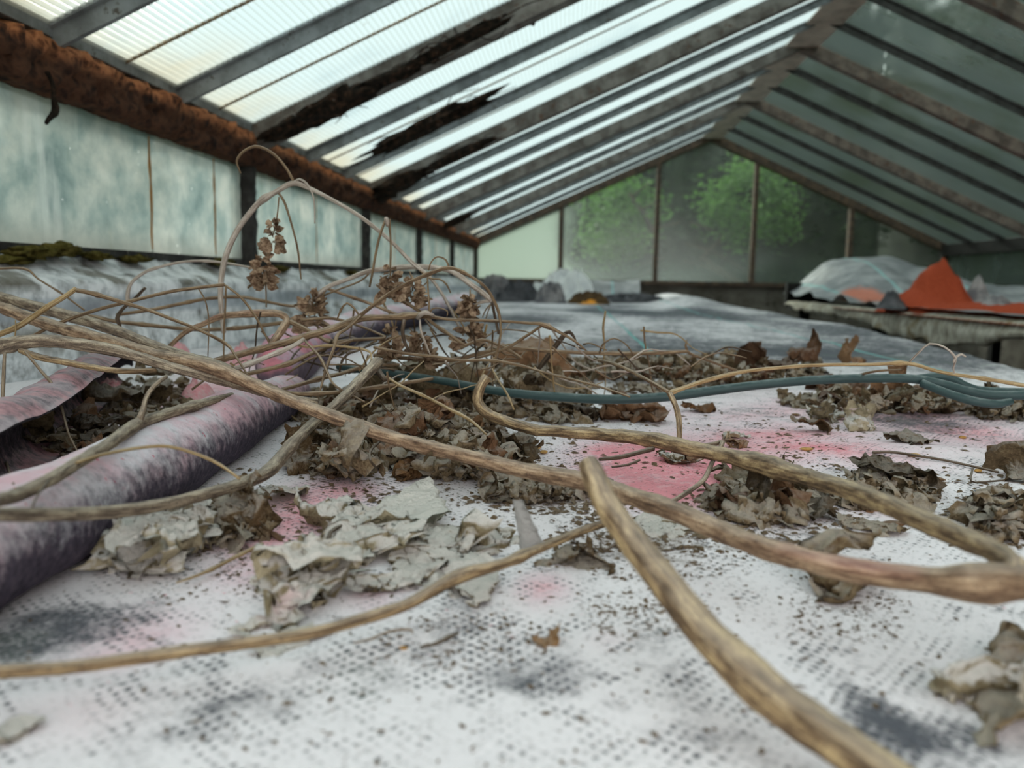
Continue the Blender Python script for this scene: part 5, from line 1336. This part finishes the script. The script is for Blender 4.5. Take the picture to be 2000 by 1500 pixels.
# leaves that stand out: px, py of the base, width in pixels, label, material, seed, squash
HERO = [
 (300, 1125, 210, 'curled pale leaf with a rolled lip lying against the near cloth roll', 'l_grey', 11, .8, .004),
 (340, 1075, 170, 'powdered leaf tucked behind the rolled pale one', 'l_grey', 12, .9, .01),
 (475, 1045, 130, 'frilly ochre-brown leaf beside the roll', 'l_tan', 13, .9, .004),
 (440, 1000, 110, 'small frilled leaf under the pale speckled stem', 'l_tan', 14, .9, .004),
 (560, 985, 140, 'grey frayed leaf where the speckled stem bends', 'l_grey', 15, .7, .002),
 (600, 935, 115, 'folded leaf with a smooth curved underside behind the stem bend', 'l_tan', 16, 1.0, .0),
 (685, 925, 150, 'large torn leaf standing on its edge under the longest stem', 'l_tan', 17, .9, .0),
 (840, 940, 150, 'bent leaf with dark veins arching under the longest stem', 'l_tan', 18, .8, .0),
 (790, 945, 90, 'rust-brown frizzled leaf tuft', 'l_rust', 19, 1.1, .0),
 (830, 1030, 230, 'chalky greenish-white wrinkled leaf lying flat', 'l_lichen', 20, .45, .004),
 (600, 1200, 210, 'crinkled pale leaf with dark hollows behind the knotted stem', 'l_grey', 21, .75, .0),
 (690, 1120, 250, 'large pale leaf sheet draped among the crumpled ones', 'l_grey', 22, .6, .0),
 (840, 1130, 250, 'broad pale leaf with a tan curled lobe touching the knotted stem', 'l_grey', 23, .55, .0),
 (950, 1080, 130, 'pale hollow leaf curl above the knotted stem', 'l_grey', 24, .9, .0),
 (930, 1175, 160, 'flat powdered leaf scrap in front of the knotted stem', 'l_grey', 25, .35, .0),
 (570, 1275, 150, 'pale leaf tongue slipping under the knotted stem', 'l_grey', 26, .3, .0),
 (640, 1060, 170, 'crumpled pale leaf beside the dark forked rootlet', 'l_grey', 71, .8, .0),
 (760, 1075, 190, 'pale leaf hump just below the chalky greenish one', 'l_grey', 72, .8, .0),
 (560, 1160, 170, 'pale frilled leaf at the outer end of the crumpled heap', 'l_grey', 73, .8, .0),
 (770, 1165, 190, 'smooth pale leaf lobe pressed against the knotted stem', 'l_grey', 74, .6, .0),
 (655, 1175, 190, 'hollow pale leaf in the middle of the crumpled heap', 'l_grey', 75, .8, .0),
 (880, 1085, 190, 'tan-tipped pale leaf beside the hollow curl', 'l_grey', 76, .7, .0),
 (520, 1235, 130, 'thin pale leaf edge at the knotted stem', 'l_grey', 77, .4, .0),
 (260, 1120, 150, 'pale leaf with a dark hollow against the roll', 'l_grey', 78, .9, .0),
 (400, 1085, 140, 'fan-like powdered leaf beside the rolled pale one', 'l_grey', 79, .9, .0),
 (360, 1030, 130, 'powdered leaf caught under the speckled stem', 'l_grey', 80, .9, .0),
 (1130, 1115, 150, 'cupped tan leaf lying alone before the blunt stem end', 'l_tan', 27, .55, .0),
 (1070, 1262, 62, 'tiny star-shaped brown leaf alone on the bare cloth', 'l_rust', 28, .9, .0),
 (1645, 1185, 190, 'shrivelled brown-grey leaf in front of the forked stem', 'l_tan', 29, .7, .0),
 (1530, 1020, 190, 'dark woolly leaf ball between the two arms of the fork', 'l_dark', 30, 1.1, .0),
 (1480, 965, 160, 'dark tattered leaf ball touching the upper arm of the fork', 'l_dark', 31, 1.0, .0),
 (1290, 1045, 160, 'pale bluish leaf scrap behind the blunt stem end', 'l_grey', 32, .5, .0),
 (1740, 960, 150, 'brown-grey tattered leaf beyond the upper arm of the fork', 'l_dark', 33, .9, .0),
 (1700, 1045, 110, 'light frayed leaf between the fork arms', 'l_tan', 34, .7, .0),
 (1990, 950, 105, 'folded olive-grey leaf at the end of the thin dark twig', 'l_tan', 35, 1.0, .0),
 (1960, 1030, 170, 'dark crumbled leaf below the olive-grey one', 'l_dark', 36, .7, .0),
 (1935, 1400, 230, 'large pale shredded leaf bundle over a dark cloth patch', 'l_grey', 37, .7, .0),
 (1985, 1440, 260, 'tan shredded leaf pressed under the large pale bundle', 'l_tan', 81, .6, .0),
 (1990, 1330, 190, 'brownish frayed leaf rising behind the large pale bundle', 'l_tan', 82, .9, .0),
 (1880, 1375, 130, 'thin whitish leaf curl at the tip of the pale bundle', 'l_grey', 83, .8, .0),
 (1240, 835, 130, 'dark red-brown leaf curled like a hood behind the upper arm', 'l_brown', 38, 1.1, .0),
 (1610, 832, 90, 'light grey tent-shaped leaf on the pink powder', 'l_grey', 39, .7, .0),
 (1595, 852, 80, 'olive frizzled leaf tuft on the pink powder', 'l_tan', 40, 1.0, .0),
 (1685, 850, 80, 'small grey frizzled tuft next to the olive one', 'l_grey', 41, .9, .0),
 (1775, 875, 90, 'grey-green curled tuft on pale powder', 'l_tan', 42, .8, .0),
 (1330, 915, 90, 'flat grey leaf scrap lying in the brightest pink powder', 'l_grey', 43, .6, .0),
 (1440, 880, 50, 'tiny brown leaf flake on the pink powder', 'l_brown', 44, .8, .0),
 (1570, 712, 66, 'upright brown leaf with a pointed tip behind the twig', 'l_brown', 45, 1.5, .02),
 (1660, 716, 56, 'square-looking red-brown leaf standing behind the twig', 'l_brown', 46, 1.5, .02),
 (1500, 738, 100, 'broad brown leaf leaning under the long arm of the twig', 'l_brown', 47, 1.0, .01),
 (1620, 775, 130, 'dark brown hollow leaf under the cable', 'l_brown', 48, .9, .0),
 (1760, 790, 120, 'brown leaf hanging down from the cable', 'l_brown', 49, 1.1, .0),
 (1030, 735, 150, 'dark red-brown leaf under the level twig', 'l_brown', 50, 1.0, .0),
 (1120, 760, 110, 'mottled leaf curl above the cable', 'l_tan', 51, 1.1, .0),
 (1030, 820, 170, 'ribbed taupe leaf arching behind the upper arm', 'l_tan', 52, 1.0, .0),
 (1140, 830, 80, 'black crumbled leaf tuft beside the ribbed one', 'l_dark', 53, 1.0, .0),
 (1370, 812, 70, 'small brown frizzled tuft on white powder', 'l_rust', 54, .9, .0),
 (880, 800, 160, 'crinkled taupe leaf under the tangle', 'l_tan', 55, 1.2, .01),
 (760, 800, 180, 'wide taupe leaf fold under the pale speckled stem end', 'l_tan', 56, 1.2, .01),
 (250, 800, 140, 'pale leaf curl lying inside the trough', 'l_tan', 57, 1.0, .012),
 (190, 850, 130, 'dark leaf curl inside the trough', 'l_dark', 58, 1.0, .012),
 (70, 880, 130, 'brown leaf shreds at the bottom of the trough', 'l_dark', 59, .9, .012),
 (320, 745, 120, 'light leaf tatter behind the crossing stems', 'l_tan', 60, 1.1, .03),
 (40, 1440, 120, 'pale leaf edge lying flat on dotted cloth', 'l_grey', 61, .35, .0),
 (1430, 860, 46, 'torn grey scrap wedged by the dark side shoot', 'l_grey', 62, .9, .0),
 (985, 990, 120, 'dim brown leaf crumbs clump behind the grey shard', 'l_dark', 63, .7, .0),
 (1160, 985, 120, 'dull leaf tatter beside the blunt stem tip', 'l_tan', 64, .6, .0),
]
for (px, py, wpx, lab, mat, sd, sq, lift) in HERO:
    c = onB(px, py - wpx * 0.12, lift)
    s = 0.5 * wpx * c[1] / FPX
    rr = random.Random(sd)
    me = leaf_mesh('leaf', sd * 17, mat, rings=20, segs=60, folds=2 + sd % 2, crump=(0.8 if mat != 'l_grey' else 1.0) + 0.08 * (sd % 5), lobes=3 + sd % 4)
    put_leaf(me, c, s, (rr.uniform(-.15, .15), rr.uniform(-.15, .15), rr.uniform(0, 6.28)), lab, sq=sq)

# the litter
LIT = [(800, 820, 170, 70, 46), (1000, 760, 160, 55, 40), (1250, 718, 200, 26, 40), (1440, 728, 170, 26, 30), (1750, 785, 230, 22, 34), (1950, 800, 70, 22, 12), (670, 890, 90, 40, 18), (900, 890, 140, 45, 24), (1490, 985, 110, 40, 12), (1720, 965, 110, 30, 12),
       (1940, 1010, 60, 50, 10), (140, 850, 110, 45, 12), (290, 780, 110, 40, 14), (1050, 955, 110, 25, 12), (640, 800, 90, 40, 14), (1300, 760, 120, 12, 8), (1100, 800, 90, 30, 12), (430, 1030, 110, 40, 6), (2160, 800, 150, 24, 6), (2120, 1000, 80, 50, 4)]
rl = random.Random(77)
spots = []
for (cx, cy, rx, ry, n) in LIT:
    for k in range(n * 13):
        a, q = rl.uniform(0, 6.28), math.sqrt(rl.random())
        px, py = cx + rx * q * math.cos(a), cy + ry * q * math.sin(a)
        deep = (1 - q)
        h = rl.random() * 0.036 * deep * (1 if n > 15 else 0.4)
        spots.append((px, py, h, k < n, cy))
mats = ['l_tan', 'l_tan', 'l_dark', 'l_dark', 'l_brown', 'l_tan', 'l_brown']
stuff = MB(); stuff_n = 0
LOW = [leaf_geo(900 + s, rings=4, segs=12, folds=2, crump=1.1, lobes=3, octs=3) for s in range(14)]
cnt = 0
for (px, py, h, single, cy) in spots:
    c = onB(px, py, h)
    if c[1] > 2.2 or c[0] > xe(c[1]) - .03: continue
    if single and cnt < 290:
        cnt += 1
        s = (0.008 + 0.011 * rl.random() ** 1.5) * (0.75 if cy > 930 else 1)
        m_ = rl.choice(mats if cy < 930 else ['l_tan', 'l_dark', 'l_dark', 'l_brown'])
        if cy < 740 and px > 1150 or (px > 1450 and cy < 830): m_ = rl.choice(['l_brown', 'l_tan', 'l_brown', 'l_dark', 'l_tan'])
        reg = ('under the cable and twig' if (px > 1150 and cy < 830) else 'under the vine tangle' if cy < 930 and px > 480 else 'in the cloth trough' if px < 480 else 'between the forked stems')
        put_leaf(rl.choice(BANK[m_]), c, s, (rl.uniform(-.7, .7), rl.uniform(-.7, .7), rl.uniform(0, 6.28)), 'small crumpled dead leaf in the litter ' + reg, 'leaf', 'crumpled leaves ' + reg, sq=rl.uniform(.7, 1.2))
    else:
        V, F = rl.choice(LOW); s = .0028 + .008 * rl.random() ** 1.8
        R = np.array(Matrix.Rotation(rl.uniform(0, 6.28), 3, 'Z') @ Matrix.Rotation(rl.uniform(-.9, .9), 3, 'X') @ Matrix.Rotation(rl.uniform(-.9, .9), 3, 'Y'))
        stuff.add((V * s) @ R.T + c, F)
tag(stuff.mk('leaf_litter', M['l_tan'], None, True), 'broken leaf litter filling in between the crumpled leaves', 'litter', kind='stuff')
# crumbs scattered over the cloth
cr = MB(); rc = random.Random(5)
CR = [(1280, 1060, 200, 80, 900), (1080, 965, 160, 40, 600), (850, 900, 280, 90, 900), (1500, 1000, 190, 70, 700), (1660, 1200, 130, 60, 350), (1250, 1200, 120, 50, 300), (1930, 1000, 130, 80, 450), (1400, 860, 300, 70, 500), (1750, 880, 260, 70, 500), (1300, 720, 360, 40, 500),
      (560, 1060, 190, 80, 420), (900, 1250, 180, 60, 260), (1000, 1250, 1000, 250, 700), (1000, 1000, 1000, 200, 700), (400, 1100, 200, 80, 250), (1150, 640, 300, 25, 120)]
for (cx, cy, rx, ry, n) in CR:
    for _ in range(int(n * 1.7)):
        a, q = rc.uniform(0, 6.28), math.sqrt(rc.random())
        px, py = cx + rx * q * math.cos(a), min(cy + ry * q * math.sin(a), 1560)
        if py < 600: continue
        c = onB(px, py, 0.0002)
        if c[0] > xe(c[1]) - .01 or c[1] > 4: continue
        s = (0.0003 + 0.0020 * rc.random() ** 5) * (0.5 if py > 1080 else 1.1)
        d = rc.uniform(0, 6.28); ca, sa = math.cos(d), math.sin(d); el = rc.uniform(1, 2.6); up = rc.uniform(.2, .9) * s
        V = [c + np.array([ca * s * el, sa * s * el, 0]), c + np.array([-sa * s, ca * s, up * rc.random()]), c + np.array([-ca * s * el, -sa * s * el, up * .3]), c + np.array([sa * s, -ca * s, 0]), c + np.array([0, 0, up])]
        cr.add(V, [(0, 1, 4), (1, 2, 4), (2, 3, 4), (3, 0, 4)])
tag(cr.mk('leaf_crumbs', M['crumb'], None, False), 'fine dark leaf crumbs sprinkled over the powdered cloth', 'crumbs', kind='stuff')
# seeds, flakes and the grey shard
def seed_obj(px, py, L, wd, rot, lab, mat='seed'):
    c = onB(px, py, 0.0)
    V = []; n = 9
    for j in range(n):
        t = j / (n - 1); w = wd * math.sin(math.pi * min(max(t, .03), .97)) ** .7
        for k in range(8):
            a = 2 * math.pi * k / 8
            V.append((L * (t - .5), w * math.cos(a), wd * .5 + w * .55 * math.sin(a) * (0.8 if abs(math.cos(a)) < .3 else 1)))
    V = np.array(V); ca, sa = math.cos(rot), math.sin(rot)
    V = np.column_stack([V[:, 0] * ca - V[:, 1] * sa, V[:, 0] * sa + V[:, 1] * ca, V[:, 2]]) + c
    F = grid_faces(8, n, True) + [tuple(range(7, -1, -1)), tuple((n - 1) * 8 + k for k in range(8))]
    return tag(mk('seed', V, F, M[mat], None, True), lab, 'seed', 'loose seeds and husks on the cloth')
seed_obj(1045, 878, .012, .0034, .5, 'golden split seed before the brightest pink powder')
seed_obj(1062, 886, .010, .0030, 1.1, 'golden seed half lying behind the split one')
seed_obj(788, 1268, .0035, .0012, .2, 'tiny ochre seed on the bare cloth before the knotted stem')
seed_obj(1785, 893, .013, .0035, .4, 'curved ochre husk lying over the thin dark twig')
seed_obj(1555, 812, .010, .0028, -.6, 'ochre flake on white powder behind the tent-shaped leaf', 'l_rust')
seed_obj(1420, 848, .008, .003, 1.4, 'small tan seed standing in the pink powder')
seed_obj(1575, 880, .012, .003, .1, 'pale tan husk at the edge of the pink powder')
seed_obj(1880, 857, .008, .003, .3, 'orange-brown seed on pale powder')
seed_obj(1965, 1042, .007, .003, .1, 'bright ochre flake below the dark crumbled leaf', 'l_rust')
seed_obj(1745, 1028, .013, .0035, -.2, 'brown husk between the arms of the fork', 'l_rust')
seed_obj(1910, 922, .008, .0026, .6, 'tan husk by the bent wire-thin twig')
seed_obj(1830, 938, .012, .0026, -.8, 'rust-brown husk in the crumbs past the upper arm', 'l_rust')
seed_obj(435, 800, .016, .006, .4, 'yellowish curled husk on top of the near roll')
def shard():
    a, b_ = atY(1010, 978, .37), onB(1040, 1080, 0.0)
    b_ = atY(1040, 1075, .375)
    n = 14; V = []
    for lay in (0, 1):
        for j in range(n):
            t = j / (n - 1); p = a * (1 - t) + b_ * t
            w = .0022 + .0038 * t + .0008 * mn.noise(Vector((t * 9, 3, 1)))
            cv = .0018 * math.sin(t * 3)
            for sd in (-1, 0, 1): V.append(p + RGT * w * sd * (1 + .15 * mn.noise(Vector((t * 20, sd, 2)))) + np.array([0, .0012 * abs(sd) + cv + .0008 * lay, 0]))
    F = grid_faces(3, n) + [tuple(3 * n + q for q in reversed(f)) for f in grid_faces(3, n)]
    for j in range(n - 1):
        for k in (0, 2): F.append((j * 3 + k, (j + 1) * 3 + k, 3 * n + (j + 1) * 3 + k, 3 * n + j * 3 + k))
    return mk('leaf_shard', V, F, M['l_shard'], None, True)
tag(shard(), 'narrow grey leaf shard standing upright behind the knotted stem', 'leaf')
